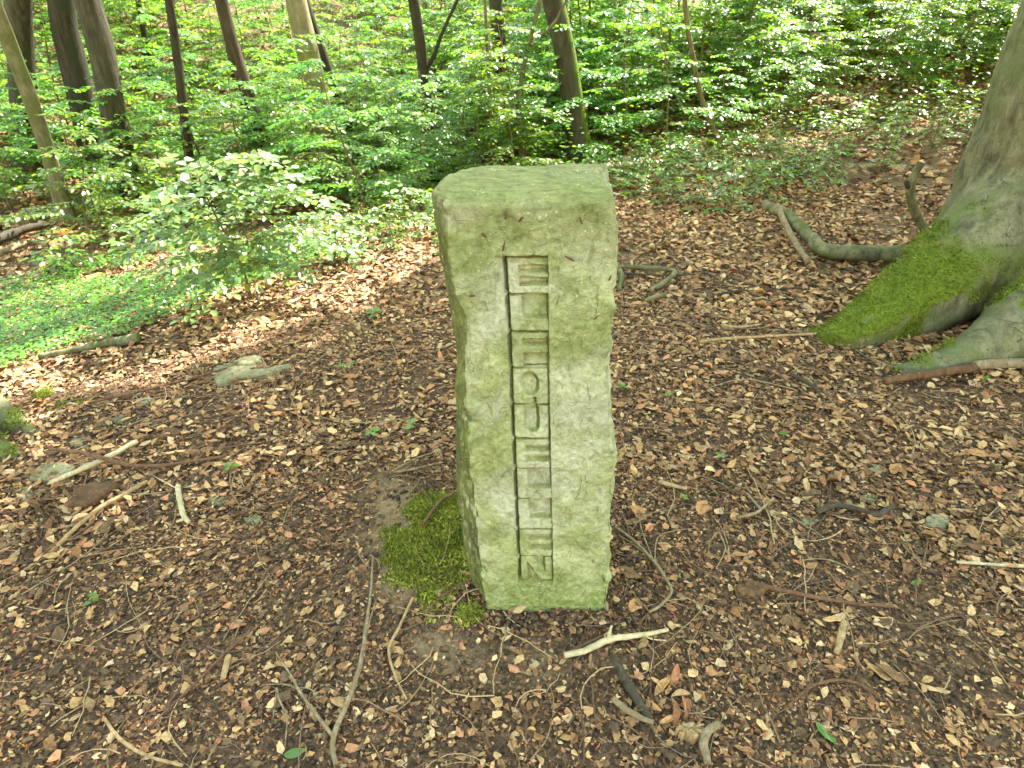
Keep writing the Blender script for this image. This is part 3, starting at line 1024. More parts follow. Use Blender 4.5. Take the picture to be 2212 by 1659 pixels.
TREES = [
    # base, upper, width, material, label, bend, moss
    ((150, 476), (20, 90), 30, 'green_bark', 'slender leaning green-grey tree in the left foreground of the wood', 0.03, 0),
    ((78, 300), (36, 0), 22, 'pale_bark', 'thin pale stem standing close behind the leaning tree at far left', 0.02, 0),
    ((66, 358), (48, 20), 52, 'rough_bark', 'thick dark-based trunk at the far left edge of the wood', 0.0, 0),
    ((205, 372), (128, 0), 54, 'dark_bark', 'dark shaded trunk left of the broad grey-brown trunk', 0.02, 0),
    ((292, 430), (190, 0), 52, 'rough_bark', 'broad grey-brown trunk leaning left behind the sunlit bush', 0.02, 0),
    ((424, 440), (372, 30), 20, 'dark_bark', 'thin dark upright trunk behind the sunlit bush', 0.0, 0),
    ((326, 180), (298, 0), 12, 'dark_bark', 'very thin dark stem between the broad trunk and the thin one', 0.0, 0),
    ((598, 408), (490, 30), 28, 'red_bark', 'brown bare trunk left of the pale smooth trunk', -0.03, 0),
    ((536, 285), (484, 30), 22, 'dark_bark', 'grey trunk close behind the brown bare one', 0.0, 0),
    ((722, 420), (632, 0), 46, 'pale_bark', 'smooth pale grey trunk with its foot hidden in leaves', 0.0, 0),
    ((770, 330), (655, 0), 24, 'dark_bark', 'dark trunk half hidden behind the pale smooth trunk', 0.0, 0),
    ((928, 400), (898, 40), 24, 'dark_bark', 'dark forked young trunk left of the stone', 0.05, 0),
    ((1108, 300), (1085, 120), 30, 'rough_bark', 'short dark trunk seen above the left end of the stone', -0.02, 0),
    ((1066, 398), (1050, 60), 8, 'green_bark', 'straight yellowish pole-thin stem just above the stone', 0.0, 0),
    ((1138, 390), (1150, 100), 10, 'green_bark', 'thin curving grey stem beside the big leaning trunk', -0.12, 0),
    ((1262, 356), (1196, 0), 47, 'rough_bark', 'leaning dark trunk with bright moss down its right side, behind the stone', 0.0, 1.0),
    ((1330, 175), (1318, 0), 24, 'rough_bark', 'dark trunk right of the leaning mossy trunk', 0.0, 0),
    ((1400, 130), (1392, 0), 14, 'dark_bark', 'thin dark trunk above the right end of the stone', 0.0, 0),
    ((1618, 105), (1610, 0), 26, 'rough_bark', 'grey trunk high on the bank above the thicket', 0.0, 0),
    ((1718, 60), (1712, 0), 14, 'dark_bark', 'thin dark trunk at the top of the thicket', 0.0, 0),
    ((1880, 70), (1885, 0), 30, 'dark_bark', 'dark trunk on the bank left of the paired trunks', 0.0, 0),
    ((2118, 95), (2140, 0), 22, 'rough_bark', 'left one of two trunks beside the big beech', 0.0, 0),
    ((2166, 100), (2182, 0), 20, 'dark_bark', 'right one of two trunks beside the big beech', 0.0, 0),
    ((1560, 320), (1506, 160), 11, 'stem', 'thin leaning bare stem in the right thicket', -0.05, 0),
]
for k, (b, u_, w, m, lab, bend, mo) in enumerate(TREES):
    fork = [(905, 175, 960, 60, 10)] if k == 11 else ([(1168, 80, 1225, 0, 6)] if k == 14 else None)
    big = w > 20
    background_tree(b, u_, w, m, lab, 100 + k, bend, 9.5 if big else 5.0, (2.4, 46, 18) if big else (0.9, 12, 14), None, 0.55 if big else 0.15, 'forest_tree' if big else 'young_tree', mo, fork=fork)

r = np.random.default_rng(33)
far_n = 0
for _ in range(400):
    x, y = r.uniform(-22, 24), r.uniform(15, 40)
    zc = y * CP + CAM_H * SP
    if abs(x) > 0.9 * zc:
        continue
    far_n += 1
    if far_n > 26:
        break
    px = PW / 2 + x / zc * FPX
    zt = float(terrain(x, y))
    b = np.array([x, y, zt])
    py = PH / 2 - FPX * ((zt - CAM_H) * CP + y * SP) / (y * CP + (CAM_H - zt) * SP)
    background_tree((px, max(py, -200)), (px + r.normal(0, 4), max(py, -200) - 60), r.uniform(10, 26), ['dark_bark', 'rough_bark', 'dark_bark'][far_n % 3],
                    'slim dark trunk far back among the green leaves', 300 + far_n, 0, 10.0, (2.2, 30, 14), 'far trunks at the back of the wood', 0.3)

# ---- shade trees added out of view towards the sun; their crowns shade the clearing
CANOPY_PER = 20
for k, (x, y, rc, nc) in enumerate([(6.2, 6.4, 3.6, 430), (7.4, 9.4, 3.6, 300), (7.0, 7.8, 3.2, 260), (5.6, 3.4, 3.2, 300), (9.4, 11.4, 3.0, 200), (8.6, 6.0, 3.2, 220)]):
    b = np.array([x, y, float(terrain(x, y))])
    t = thing('shade_tree', 'added shade beech out of the picture beyond the big tree on the right', 'tree', b, 'added shade trees out of the picture to the right')
    bag = Bag()
    path = np.array([[x + 0.05 * math.sin(z), y, b[2] + z] for z in np.linspace(-0.2, 8, 20)])
    bag.tube(path, [0.26, 0.2, 0.14], 14)
    put(bag.build('trunk', M['pale_bark']), t)
    V, Q, C, cc = crown_mesh(x, y, 7.0, 11.0, rc, nc, CANOPY_PER, 500 + k, 0.165)
    lb = Bag()
    limbs(lb, path[-1], cc, 0.1, k, 9)
    put(lb.build('branches', M['pale_bark']), t)
    put(mesh('crown', V, Q, M['canopy'], colors=C, smooth=False), t)

# ================================================================== BEECH SAPLINGS
def sapling_parts(h, nb, seed, leaf=0.055, spread=0.55, lean=0.08, dens=1.0, low=0.18, face=(0, 0), up=0.0):
    r = np.random.default_rng(seed)
    bag = Bag()
    la = r.uniform(0, 2 * np.pi)
    zz = np.linspace(0, 1, 9)
    stem = np.stack([lean * h * zz ** 1.5 * math.cos(la) + 0.03 * h * np.sin(zz * 5 + seed), lean * h * zz ** 1.5 * math.sin(la) + 0.03 * h * np.cos(zz * 4 + seed) - 0.03 * h, zz * h - 0.03], -1)
    stem[:, :2] -= stem[0, :2]
    bag.tube(smooth_path(stem, 14), [0.006 + 0.006 * h, 0.003], 6)
    LP, LD, LN = [], [], []
    for k in range(nb):
        t = low + (1 - low) * (k + r.uniform(0, 0.8)) / nb
        t = min(t, 1.0)
        p0 = np.array([np.interp(t, zz, stem[:, c]) for c in range(3)])
        az = k * 2.4 + r.normal(0, 0.4)
        ln = h * spread * (1.05 - 0.62 * t) * r.uniform(0.65, 1.15)
        rise = r.uniform(0.08, 0.45) + up * r.uniform(0.3, 1.2)
        m = 9
        s = np.linspace(0, 1, m)
        az_s = az + 0.35 * np.sin(s * 2 + k) * r.normal(0, 0.7)
        br = p0 + np.stack([ln * s * np.cos(az_s), ln * s * np.sin(az_s), ln * (rise * s - (rise * 0.9 + 0.12) * s ** 2)], -1)
        bag.tube(br, [0.0028 + 0.002 * h * (1 - t), 0.001], 4)
        side = norm(np.array([-math.sin(az), math.cos(az), 0.0]))
        ntw = max(3, int(ln / 0.055))
        tw = [(br, 1.0)]
        for q in range(ntw):
            f = 0.15 + 0.83 * (q + 0.5) / ntw
            b0 = np.array([np.interp(f, s, br[:, c]) for c in range(3)])
            sg = 1 if q % 2 else -1
            tl = min(0.26, ln * 0.42) * (1.1 - f * 0.75) * r.uniform(0.6, 1.2)
            dirv = norm(norm(br[-1] - br[0]) * 0.75 + side * sg * 0.8 + np.array([0, 0, r.normal(0.0, 0.13)]))
            te = np.linspace(0, 1, 4)[:, None]
            tp = b0 + dirv * tl * te + np.array([0, 0, -0.12]) * tl * te ** 2
            tw.append((tp, 0.9))
            if tl > 0.1:
                bag.tube(tp, [0.0013, 0.0007], 3)
        for tp, _ in tw:
            d = tp[-1] - tp[0]
            tl = np.linalg.norm(d)
            nl = max(2, int(tl / (leaf * 0.62) * dens))
            f = (np.arange(nl) + 0.7) / nl
            pos = np.stack([np.interp(f, np.linspace(0, 1, len(tp)), tp[:, c]) for c in range(3)], -1)
            dd = norm(d)
            sd = norm(np.cross(dd, [0, 0, 1]))
            sg = np.where(np.arange(nl) % 2, 1, -1)[:, None]
            ld = dd * 0.65 + sd * sg * 0.85 + r.normal(0, 0.18, (nl, 3))
            ld[-1] = dd
            LP.append(pos)
            LD.append(ld + np.array([0, 0, -0.12 + 0.12 * (up > 0)]))
            LN.append(np.stack([r.normal(face[0], 0.28, nl), r.normal(face[1], 0.28, nl), np.ones(nl)], -1))
    P, Dd, N = np.vstack(LP), np.vstack(LD), np.vstack(LN)
    n = len(P)
    L = leaf * r.uniform(0.65, 1.2, n)
    V, Q, C = leaf_batch(P, Dd, N, L, L * 0.62, 0.10, r.uniform(-0.15, 0.05, n), greens(n, r))
    return bag, V, Q, C

PROTO = []
for k, (h, nb) in enumerate([(1.0, 16), (1.0, 18), (1.0, 14), (1.2, 17), (0.9, 18), (1.2, 16)]):
    bag, V, Q, C = sapling_parts(h * 1.5, nb, 40 + k, leaf=0.060, spread=0.60, dens=1.5)
    PROTO.append((bag.build('stem', M['stem']).data, mesh('foliage', V, Q, M['leaf'], colors=C, smooth=False).data))
LOW = []
for k in range(4):
    bag, V, Q, C = sapling_parts(0.42, 10, 70 + k, leaf=0.055, spread=0.8, low=0.25)
    LOW.append((bag.build('stem', M['stem']).data, mesh('foliage', V, Q, M['leaf'], colors=C, smooth=False).data))
print('leaves per sapling', [len(p[1].polygons) // 2 for p in PROTO + LOW])
for o in list(bpy.data.objects):
    if o.parent is None and o.name.split('.')[0] in ('stem', 'foliage'):
        bpy.data.objects.remove(o)

def plant(proto, loc, rz, s, label, group, name='beech_sapling', cat='sapling', tilt=(0, 0)):
    t = thing(name, label, cat, loc, group)
    t.rotation_euler = (tilt[0], tilt[1], rz)
    t.scale = (s, s, s)
    for nm, me in zip(('stem', 'foliage'), proto):
        o = bpy.data.objects.new(nm, me)
        COL.objects.link(o)
        o.parent = t
    return t

# the sunlit young beech left of the stone
def hero(name, label, base, h, nb, seed, leaf, spread, lean_vec=(0, 0), dens=1.0, rz=0.0, face=(0, 0), up=0.0, mat='leaf'):
    b = on_ground(*base)
    bag, V, Q, C = sapling_parts(h, nb, seed, leaf=leaf, spread=spread, low=0.28, dens=dens, face=(face[0] * math.cos(rz) + face[1] * math.sin(rz), -face[0] * math.sin(rz) + face[1] * math.cos(rz)), up=up)
    t = thing(name, label, 'sapling', b)
    t.rotation_euler = (lean_vec[0], lean_vec[1], rz)
    bag.build('stem', M['stem'], t)
    mesh('foliage', V, Q, M[mat], t, colors=C, smooth=False)
    return t
hero('beech_sapling', 'sunlit young beech with pale shining leaves, left of the stone', (540, 645), 0.92, 26, 7, 0.052, 0.92, (0.04, -0.16), 1.7, 1.0, (0.2, -0.08), 0.5, 'bright_leaf')
hero('beech_sapling', 'low sunlit beech shoot between the bright bush and the stone', (720, 570), 0.44, 13, 12, 0.047, 1.1, (0, 0.1), 1.4, 0.3, (0.15, -0.1), 0.3, 'bright_leaf')
hero('beech_sapling', 'small leafy shoot close to the left flank of the stone', (880, 505), 0.42, 12, 15, 0.045, 1.0, (0, 0.05), 1.3, 0.8, (0.15, -0.1), 0.3, 'bright_leaf')
hero('beech_sapling', 'broad shrubby beech under the pale smooth trunk', (700, 470), 1.2, 24, 18, 0.055, 0.55, (0, 0.0), 1.0, 0.1)
hero('beech_sapling', 'dark green shrub in front of the broad grey-brown trunk', (320, 500), 1.0, 22, 21, 0.06, 0.62, (0, 0.0), 1.0, 0.9)
hero('beech_sapling', 'large-leaved shoot beside the leaning tree at far left', (215, 480), 0.62, 8, 24, 0.075, 0.7, (0, -0.1), 0.9, 0.4)
hero('beech_sapling', 'spray of shaded leaves over the grass at the left', (170, 590), 0.42, 13, 27, 0.055, 1.0, (0, 0.0), 1.0, 0.2)

for k, (px, py, sc_, lab) in enumerate([(60, 430, 0.85, 'beech sapling hiding the foot of the leaning tree at far left'), (190, 425, 0.9, 'tall beech sapling in front of the dark shaded trunk'), (345, 440, 0.95, 'tall beech sapling right in front of the broad trunk'), (455, 430, 0.9, 'beech sapling beside the thin dark trunk, behind the sunlit bush'), (560, 420, 1.0, 'beech sapling in front of the brown bare trunk'), (660, 430, 1.05, 'wide-spreading beech sapling left of the pale trunk'), (845, 410, 0.95, 'beech sapling between the pale and the forked trunks')]):
    q = on_ground(px, py)
    plant(PROTO[k % 6], (q[0], q[1], q[2] - 0.01), 1.7 * k, sc_, lab, None)

r = np.random.default_rng(91)
spots = []
ROW = {'beech saplings on the right bank': 8.0, 'tall saplings at the back of the right bank': 16.0, 'tall saplings at the back of the left wood': 18.0, 'low seedlings at the edge of the right thicket': 5.9, 'low seedlings in the hollow left of the stone': 5.4, 'beech saplings on the left slope': 9.5}
MARKS = [(120, 'at the left edge'), (340, 'near the broad trunk'), (500, 'near the thin dark trunk'), (640, 'near the brown bare trunk'), (800, 'near the pale trunk'), (940, 'near the forked trunk'), (1030, "above the stone's left corner"), (1110, 'left of the curving stem'), (1190, 'right of the curving stem'), (1320, 'by the leaning mossy trunk'),
         (1450, 'right of the mossy trunk'), (1600, 'near the leaning bare stem'), (1760, 'mid thicket'), (1950, 'in its right half'), (9999, 'close to the big beech')]
def scatter(n, cond, hfun, label, group, protos, dmin, box):
    made = 0
    for _ in range(n * 60):
        if made >= n:
            break
        x, y = r.uniform(box[0], box[1]), r.uniform(box[2], box[3])
        if not in_view(np.float64(x), np.float64(y), 1.12) or not cond(x, y):
            continue
        if any((x - a) ** 2 + (y - b) ** 2 < (dmin * (0.6 + 0.05 * y)) ** 2 for a, b in spots):
            continue
        spots.append((x, y))
        s = hfun(x, y) * r.uniform(0.75, 1.2)
        px = PW / 2 + x / (y * CP + (CAM_H - float(terrain(x, y))) * SP) * FPX
        near_by = next(w for lim, w in MARKS if px < lim)
        plant(protos[r.integers(0, len(protos))], (x, y, float(terrain(x, y)) - 0.01), r.uniform(0, 6.28), s, label + (', front, ' if y < ROW.get(group, 8.5) else ', back, ') + near_by, group, 'beech_seedling' if protos is LOW else 'beech_sapling', tilt=(r.normal(0, 0.06), r.normal(0, 0.06)))
        made += 1
    return made

# front line of the right thicket in plan: from just behind the stone to beside the beech
def beyond(x, y):
    return (y - (4.95 + 0.36 * max(x - 0.9, 0))) - 0.3 * math.sin(x * 2.1)
c1 = scatter(64, lambda x, y: x > 0.6 and 0 < beyond(x, y) < 1.6, lambda x, y: 0.7, 'knee-high beech seedling fronting the right thicket', 'low seedlings at the edge of the right thicket', LOW, 0.26, (0.6, 6, 4.6, 10))
c2 = scatter(84, lambda x, y: x > 0.6 and 1.1 < beyond(x, y) < 6.5, lambda x, y: min(0.5 + 0.17 * beyond(x, y), 1.4), 'leafy beech sapling on the right bank', 'beech saplings on the right bank', PROTO, 0.46, (0.5, 12, 5.6, 16))
c3 = scatter(48, lambda x, y: x > -2 and beyond(x, y) > 5.5, lambda x, y: 1.6, 'tall beech sapling far back on the right bank', 'tall saplings at the back of the right bank', PROTO, 0.8, (-2, 22, 11, 26))
c4 = scatter(40, lambda x, y: -1.6 < x < 1.2 and y > 6.2, lambda x, y: 0.7 + 0.06 * (y - 6), 'beech sapling among the trunks behind the stone', 'beech saplings behind the stone', PROTO, 0.45, (-2.2, 1.4, 6.2, 14))
c5 = scatter(26, lambda x, y: x < -0.9 and y > 7.0, lambda x, y: 0.95, 'beech sapling between the pale and the brown trunks', 'beech saplings in the middle of the wood', PROTO, 0.5, (-3.6, -0.9, 7, 14))
c6 = scatter(44, lambda x, y: x < -2.6 and y > 5.6, lambda x, y: 0.7 + 0.05 * (y - 5), 'beech sapling on the left slope across the brook', 'beech saplings on the left slope', PROTO, 0.55, (-10, -2.6, 5.6, 15))
c7 = scatter(42, lambda x, y: x < 0.5 and y > 13, lambda x, y: 1.7, 'tall beech sapling at the back of the left wood', 'tall saplings at the back of the left wood', PROTO, 0.8, (-20, 0.5, 13, 28))
c8 = scatter(26, lambda x, y: -2.4 < x < -0.3 and 4.2 < y < 6.6 and x * 0.55 + y > 3.6, lambda x, y: 0.6, 'low beech seedling in the hollow left of the stone', 'low seedlings in the hollow left of the stone', LOW, 0.3, (-2.6, -0.2, 3.6, 6.8))
print('saplings', c1, c2, c3, c4, c5, c6, c7, c8)

# ================================================================== GROUND COVER AND LITTER
def ground_normals(x, y):
    e = 0.03
    dx = (terrain(x + e, y) - terrain(x - e, y)) / (2 * e)
    dy = (terrain(x, y + e) - terrain(x, y - e)) / (2 * e)
    return norm(np.stack([-dx, -dy, np.ones_like(dx)], -1))

def stone_clear(x, y):
    return ~((x > -0.07) & (x < 0.265) & (y > D0 + 0.012) & (y < D0 + 0.35))

def ring_pts(n, d0, d1, r, margin=1.15):
    out = []
    tot = 0
    while tot < n:
        m = int(n * 1.6) + 50
        a = r.uniform(-1.12, 1.12, m)
        d = np.sqrt(r.uniform(d0 ** 2, d1 ** 2, m))
        x, y = d * np.sin(a), d * np.cos(a)
        k = in_view(x, y, margin) & stone_clear(x, y)
        out.append(np.stack([x[k], y[k]], -1))
        tot += k.sum()
    return np.vstack(out)[:n]

TANS = np.array([lin(186, 148, 102)[:3], lin(166, 124, 84)[:3], lin(196, 162, 118)[:3], lin(148, 108, 73)[:3], lin(176, 124, 90)[:3], lin(122, 88, 61)[:3], lin(196, 166, 128)[:3], lin(176, 140, 96)[:3]])
BROWNS = np.array([lin(102, 78, 55)[:3], lin(130, 100, 70)[:3], lin(80, 62, 46)[:3], lin(154, 121, 84)[:3], lin(140, 100, 66)[:3], lin(112, 88, 63)[:3]])
ORANGE = np.array([lin(168, 98, 50)[:3], lin(186, 116, 64)[:3], lin(138, 78, 44)[:3]])
HUSK = np.array([lin(66, 52, 42)[:3], lin(84, 66, 52)[:3], lin(100, 80, 60)[:3], lin(122, 98, 72)[:3]])

def pick(pal, n, r, lo=0.7, hi=1.25):
    return pal[r.integers(0, len(pal), n)] * r.uniform(lo, hi, (n, 1))

litter = Bag()
r = np.random.default_rng(55)
def dead_leaves(n, d0, d1, L0, L1, pal, wr=(0.5, 0.75), tilt=0.30, lift=0.012, jag=0.1):
    xy = ring_pts(n, d0, d1, r)
    x, y = xy[:, 0], xy[:, 1]
    keep = r.uniform(0, 1, n) > 0.92 * bare_mask(x, y)
    # leaves gather in drifts and leave worn, damper places between
    q2 = np.stack([x, y, 0 * x], -1)
    drift = fbm(q2, 0.34, 4, 25.0)
    keep &= r.uniform(0, 1, n) > 0.6 * sstep(0.05, 0.45, -drift)
    x, y = x[keep], y[keep]
    wet = (0.98 + 0.42 * fbm(q2[keep], 0.5, 3, 27.0))[:, None]
    m = len(x)
    N = norm(ground_normals(x, y) + r.normal(0, tilt, (m, 3)))
    a = r.uniform(0, 2 * np.pi, m)
    Dd = np.stack([np.cos(a), np.sin(a), r.normal(0, 0.15, m)], -1)
    L = r.uniform(L0, L1, m)
    P = np.stack([x, y, terrain(x, y) + r.uniform(0.001, lift, m)], -1) - norm(Dd) * L[:, None] * 0.5
    V, Q, C = leaf_batch(P, Dd, N, L, L * r.uniform(wr[0], wr[1], m), r.normal(0.0, 0.28, m), r.normal(0.03, 0.16, m), pick(pal, m, r) * wet, jag, r)
    litter.add(V, Q, None, C)
# near: crumbs of leaf, orange scales, a few whole leaves
dead_leaves(36000, 0.5, 2.1, 0.006, 0.017, np.vstack([BROWNS * 0.6, BROWNS, BROWNS * 1.15, TANS, TANS[:5] * 1.05]), (0.3, 0.75), 0.27, 0.009, 0.12)
dead_leaves(13000, 0.5, 2.6, 0.008, 0.018, np.vstack([ORANGE * 0.85, ORANGE, BROWNS * 1.1]), (0.14, 0.28), 0.22, 0.013, 0.05)
dead_leaves(5000, 0.5, 2.3, 0.016, 0.038, np.vstack([TANS, TANS, BROWNS]), (0.4, 0.72), 0.2, 0.013, 0.06)
dead_leaves(37000, 1.9, 3.6, 0.008, 0.026, np.vstack([TANS, BROWNS * 1.1]), (0.28, 0.75), 0.36, 0.016, 0.10)
dead_leaves(11000, 2.0, 3.8, 0.026, 0.052, np.vstack([TANS, TANS * 0.85, BROWNS]), (0.36, 0.62), 0.28, 0.024, 0.045)
dead_leaves(36000, 3.4, 6.4, 0.028, 0.064, np.vstack([TANS, TANS, BROWNS]), (0.38, 0.66), 0.32, 0.03, 0.05)
dead_leaves(22000, 6.0, 13.0, 0.05, 0.085, np.vstack([TANS, TANS, BROWNS]), (0.5, 0.75), 0.42, 0.04, 0.08)
dead_leaves(9000, 12.0, 24.0, 0.09, 0.14, np.vstack([TANS, BROWNS]), (0.5, 0.75), 0.42, 0.05, 0.08)
lo = litter.build('leaf_litter', M['litter'], smooth=False, kind='stuff')
lo['label'] = 'carpet of brown dead beech leaves and crumbled scales over the ground'
lo['category'] = 'leaf litter'

# single dead leaves and beech husks that can be picked out: pieces of the ground
def big_leaf_mesh(k):
    rr = np.random.default_rng(600 + k)
    n, m = 9, 7
    s = np.linspace(0, 1, n)
    wv = np.sin(np.pi * np.clip(s * 0.96 + 0.02, 0, 1)) ** 0.75 * (1 - 0.25 * s)
    t = np.linspace(-1, 1, m)
    S, T = np.meshgrid(s, t, indexing='ij')
    W = rr.uniform(0.25, 0.33) * wv[:, None]
    edge_w = 1 + (rr.normal(0, 0.13, S.shape)) * (np.abs(T) > 0.9)
    X = S - 0.5 + rr.normal(0, 0.015, S.shape)
    Y = T * W * edge_w + 0.06 * np.sin(S * 3 + k)
    curl = rr.uniform(-0.4, 0.9)
    Z = np.abs(T) * W * rr.uniform(-0.35, 0.6) + 0.28 * curl * (S - 0.5) ** 2 + 0.05 * np.sin(S * 8 + T * 2.5 + k) * rr.uniform(0.5, 1.3) + 0.014 * np.sin(S * 46 + np.abs(T) * 4) * np.abs(T)
    V = np.stack([X, Y, Z], -1).reshape(-1, 3)
    ii = (np.arange(n - 1)[:, None] * m + np.arange(m - 1)[None, :]).ravel()
    F = np.stack([ii, ii + m, ii + m + 1, ii + 1], -1)
    c = np.repeat((np.vstack([TANS, BROWNS])[k] * rr.uniform(0.8, 1.1))[None], len(V), 0)
    c = c * (1 - 0.25 * (np.abs(T.reshape(-1, 1)) < 0.1))
    return V, F, c

def husk_mesh(k, n=5, m=8):
    rr = np.random.default_rng(700 + k)
    V = [[0, 0, 0.42]]
    for a in range(1, n):
        ph = np.pi * a / n
        for b in range(m):
            th = 2 * np.pi * b / m
            q = 0.5 * (1 + 0.22 * rr.normal() * 0.8)
            V.append([q * math.sin(ph) * math.cos(th) * 1.1, q * math.sin(ph) * math.sin(th) * 0.85, q * math.cos(ph) * 0.75])
    V.append([0, 0, -0.42])
    V = np.array(V)
    Q, T = [], []
    for b in range(m):
        T.append([0, 1 + b, 1 + (b + 1) % m])
        e = 1 + (n - 2) * m
        T.append([len(V) - 1, e + (b + 1) % m, e + b])
        for a in range(n - 2):
            s0 = 1 + a * m
            Q.append([s0 + b, s0 + m + b, s0 + m + (b + 1) % m, s0 + (b + 1) % m])
    c = np.repeat(HUSK[k % 4][None] * rr.uniform(0.8, 1.2), len(V), 0)
    return V, np.array(Q), np.array(T), c

def drop_protos():
    for o in list(bpy.data.objects):
        if o.name.startswith('proto_piece'):
            bpy.data.objects.remove(o)
leafm = []
for k in range(14):
    V, F, c = big_leaf_mesh(k)
    leafm.append(mesh('proto_piece', V, F, M['litter'], colors=c).data)
huskm = []
for k in range(8):
    V, Q, T, c = husk_mesh(k)
    huskm.append(mesh('proto_piece', V, [Q, T], M['husk'], colors=c).data)
drop_protos()

def piece(name, me, x, y, s, parent, r, dz=0.0, tilt=0.3):
    o = bpy.data.objects.new(name, me)
    COL.objects.link(o)
    o.location = (float(x), float(y), float(terrain(x, y)) + dz)
    o.rotation_euler = (r.normal(0, tilt), r.normal(0, tilt), r.uniform(0, 6.28))
    o.scale = (s, s, s)
    o.parent = parent
    return o

r = np.random.default_rng(77)
xy = ring_pts(900, 0.55, 3.2, r, 1.02)
cnt = 0
for x, y in xy:
    # whole leaves lie mostly to the right and along the lower left
    w = (0.9 if x > 0.35 else (0.6 if (x < -0.5 and y < 1.1) else 0.12)) * (1.0 if y > 1.2 or x < 0 else 0.6)
    if r.uniform() > w or bare_mask(np.float64(x), np.float64(y)) > 0.25:
        continue
    piece('fallen_leaf', leafm[r.integers(0, 14)], x, y, (r.uniform(0.065, 0.092) if cnt % 9 == 0 else r.uniform(0.03, 0.066)), ground, r, 0.015, 0.22)
    cnt += 1
    if cnt >= 280:
        break
for k in range(9):
    piece('fallen_leaf', leafm[r.integers(0, 14)], r.uniform(-0.05, 0.3), D0 - 0.02 - abs(r.normal(0, 0.03)), r.uniform(0.025, 0.045), ground, r, 0.012, 0.35)
xy = ring_pts(290, 0.6, 2.0, r, 1.02)
for k, (x, y) in enumerate(xy):
    if k < 60:                       # a drift of husks along the right foot of the stone
        x, y = 0.34 + abs(r.normal(0, 0.06)), D0 + r.uniform(-0.03, 0.3)
    elif k < 110:                    # and more trodden in along its front
        x, y = r.uniform(-0.06, 0.27), D0 - 0.012 - abs(r.normal(0, 0.035))
    piece('beech_husk', huskm[r.integers(0, 8)], x, y, r.uniform(0.013, 0.023), ground, r, 0.006, 1.0)
hb = Bag()
xy = ring_pts(6000, 0.5, 2.4, r)
hz_ = terrain(xy[:, 0], xy[:, 1])
HM = [husk_mesh(k, 4, 6) for k in range(8)]
for (x, y), z_ in zip(xy, hz_):
    V, Q, T, c = HM[int(r.integers(0, 8))]
    a = r.uniform(0, 6.28)
    s = r.uniform(0.009, 0.019)
    Rm = np.array([[math.cos(a), -math.sin(a), 0], [math.sin(a), math.cos(a), 0], [0, 0, 1]])
    hb.add(V @ Rm.T * s + np.array([x, y, z_ + 0.003]), Q, T, c)
o = hb.build('husk_litter', M['husk'], kind='stuff')
o['label'] = 'scatter of small dark beech nut husks over the soil'
o['category'] = 'husks'

# loose small twigs, too many to count
tb = Bag()
r = np.random.default_rng(88)
cols = np.array([lin(104, 82, 66)[:3], lin(134, 112, 88)[:3], lin(82, 64, 54)[:3], lin(158, 138, 108)[:3], lin(112, 90, 80)[:3]])
for d0, d1, n, l0, l1 in ((0.6, 2.0, 800, 0.04, 0.32), (1.9, 4.5, 900, 0.08, 0.65)):
    for x, y in ring_pts(n, d0, d1, r):
        a = r.uniform(0, 6.28)
        L = r.uniform(l0, l1) * r.uniform(0.4, 1)
        s = np.linspace(-0.5, 0.5, 6)
        bend = r.normal(0, 0.12) * L
        px_ = x + s * L * math.cos(a) - bend * (4 * s ** 2) * math.sin(a) + r.normal(0, 0.012 * L, 6)
        py_ = y + s * L * math.sin(a) + bend * (4 * s ** 2) * math.cos(a) + r.normal(0, 0.012 * L, 6)
        if not stone_clear(px_, py_).all():
            continue
        pz = terrain(px_, py_) + 0.012 + r.uniform(0, 0.010)
        rr0 = r.uniform(0.0009, 0.0024) * (1 if d0 < 1 else 1.4)
        V, Q, T = tube(np.stack([px_, py_, pz], -1), [rr0, rr0 * 0.6], 4)
        tb.add(V, Q, T, np.repeat((cols[r.integers(0, 5)] * r.uniform(0.8, 1.2))[None], len(V), 0))
o = tb.build('twig_litter', M['husk'], kind='stuff')
o['label'] = 'thin dry twigs strewn all over the clearing'
o['category'] = 'twigs'

# ---- undergrowth: the leafy mass between the saplings
r = np.random.default_rng(123)
n = 2700
x, y = r.uniform(-24, 26, n * 8), 5.0 + 27 * r.uniform(0, 1, n * 8) ** 1.5
bey = y - (5.5 + 0.36 * np.maximum(x - 0.9, 0) + 0.2 * np.maximum(-x - 0.5, 0)) - 0.3 * np.sin(x * 2.1)
nz = fbm(np.stack([x, y, 0 * x], -1), 1.5, 3, 8.0)
k = in_view(x, y, 1.12) & (bey > 0.2) & (nz + 0.3 * (x > 0.5) + 0.08 + 0.3 * (y > 9) > 0.0)
x, y, bey = x[k][:n], y[k][:n], bey[k][:n]
n = len(x)
per = 42
hz_ = terrain(x, y) + 0.08 + np.minimum(0.10 + 0.24 * bey, 2.6) * r.uniform(0.05, 1.0, n)
az = r.uniform(0, 6.28, n)
tl = r.normal(0, 1, (n, per, 2)) * np.array([0.36, 0.15])
ox = tl[..., 0] * np.cos(az)[:, None] - tl[..., 1] * np.sin(az)[:, None]
oy = tl[..., 0] * np.sin(az)[:, None] + tl[..., 1] * np.cos(az)[:, None]
oz = -0.12 * np.hypot(ox, oy) + r.normal(0, 0.016, (n, per))
P = np.stack([x[:, None] + ox, y[:, None] + oy, hz_[:, None] + oz], -1).reshape(-1, 3)
m = len(P)
a = r.uniform(0, 6.28, m)
L = r.uniform(0.038, 0.066, m)
tint_ = np.repeat(r.uniform(0.75, 1.2, (n, 1)) * np.where(r.uniform(0, 1, (n, 1)) < 0.28, np.array([[0.85, 0.98, 1.3]]), np.array([[1.1, 1.05, 0.9]])), per, 0)
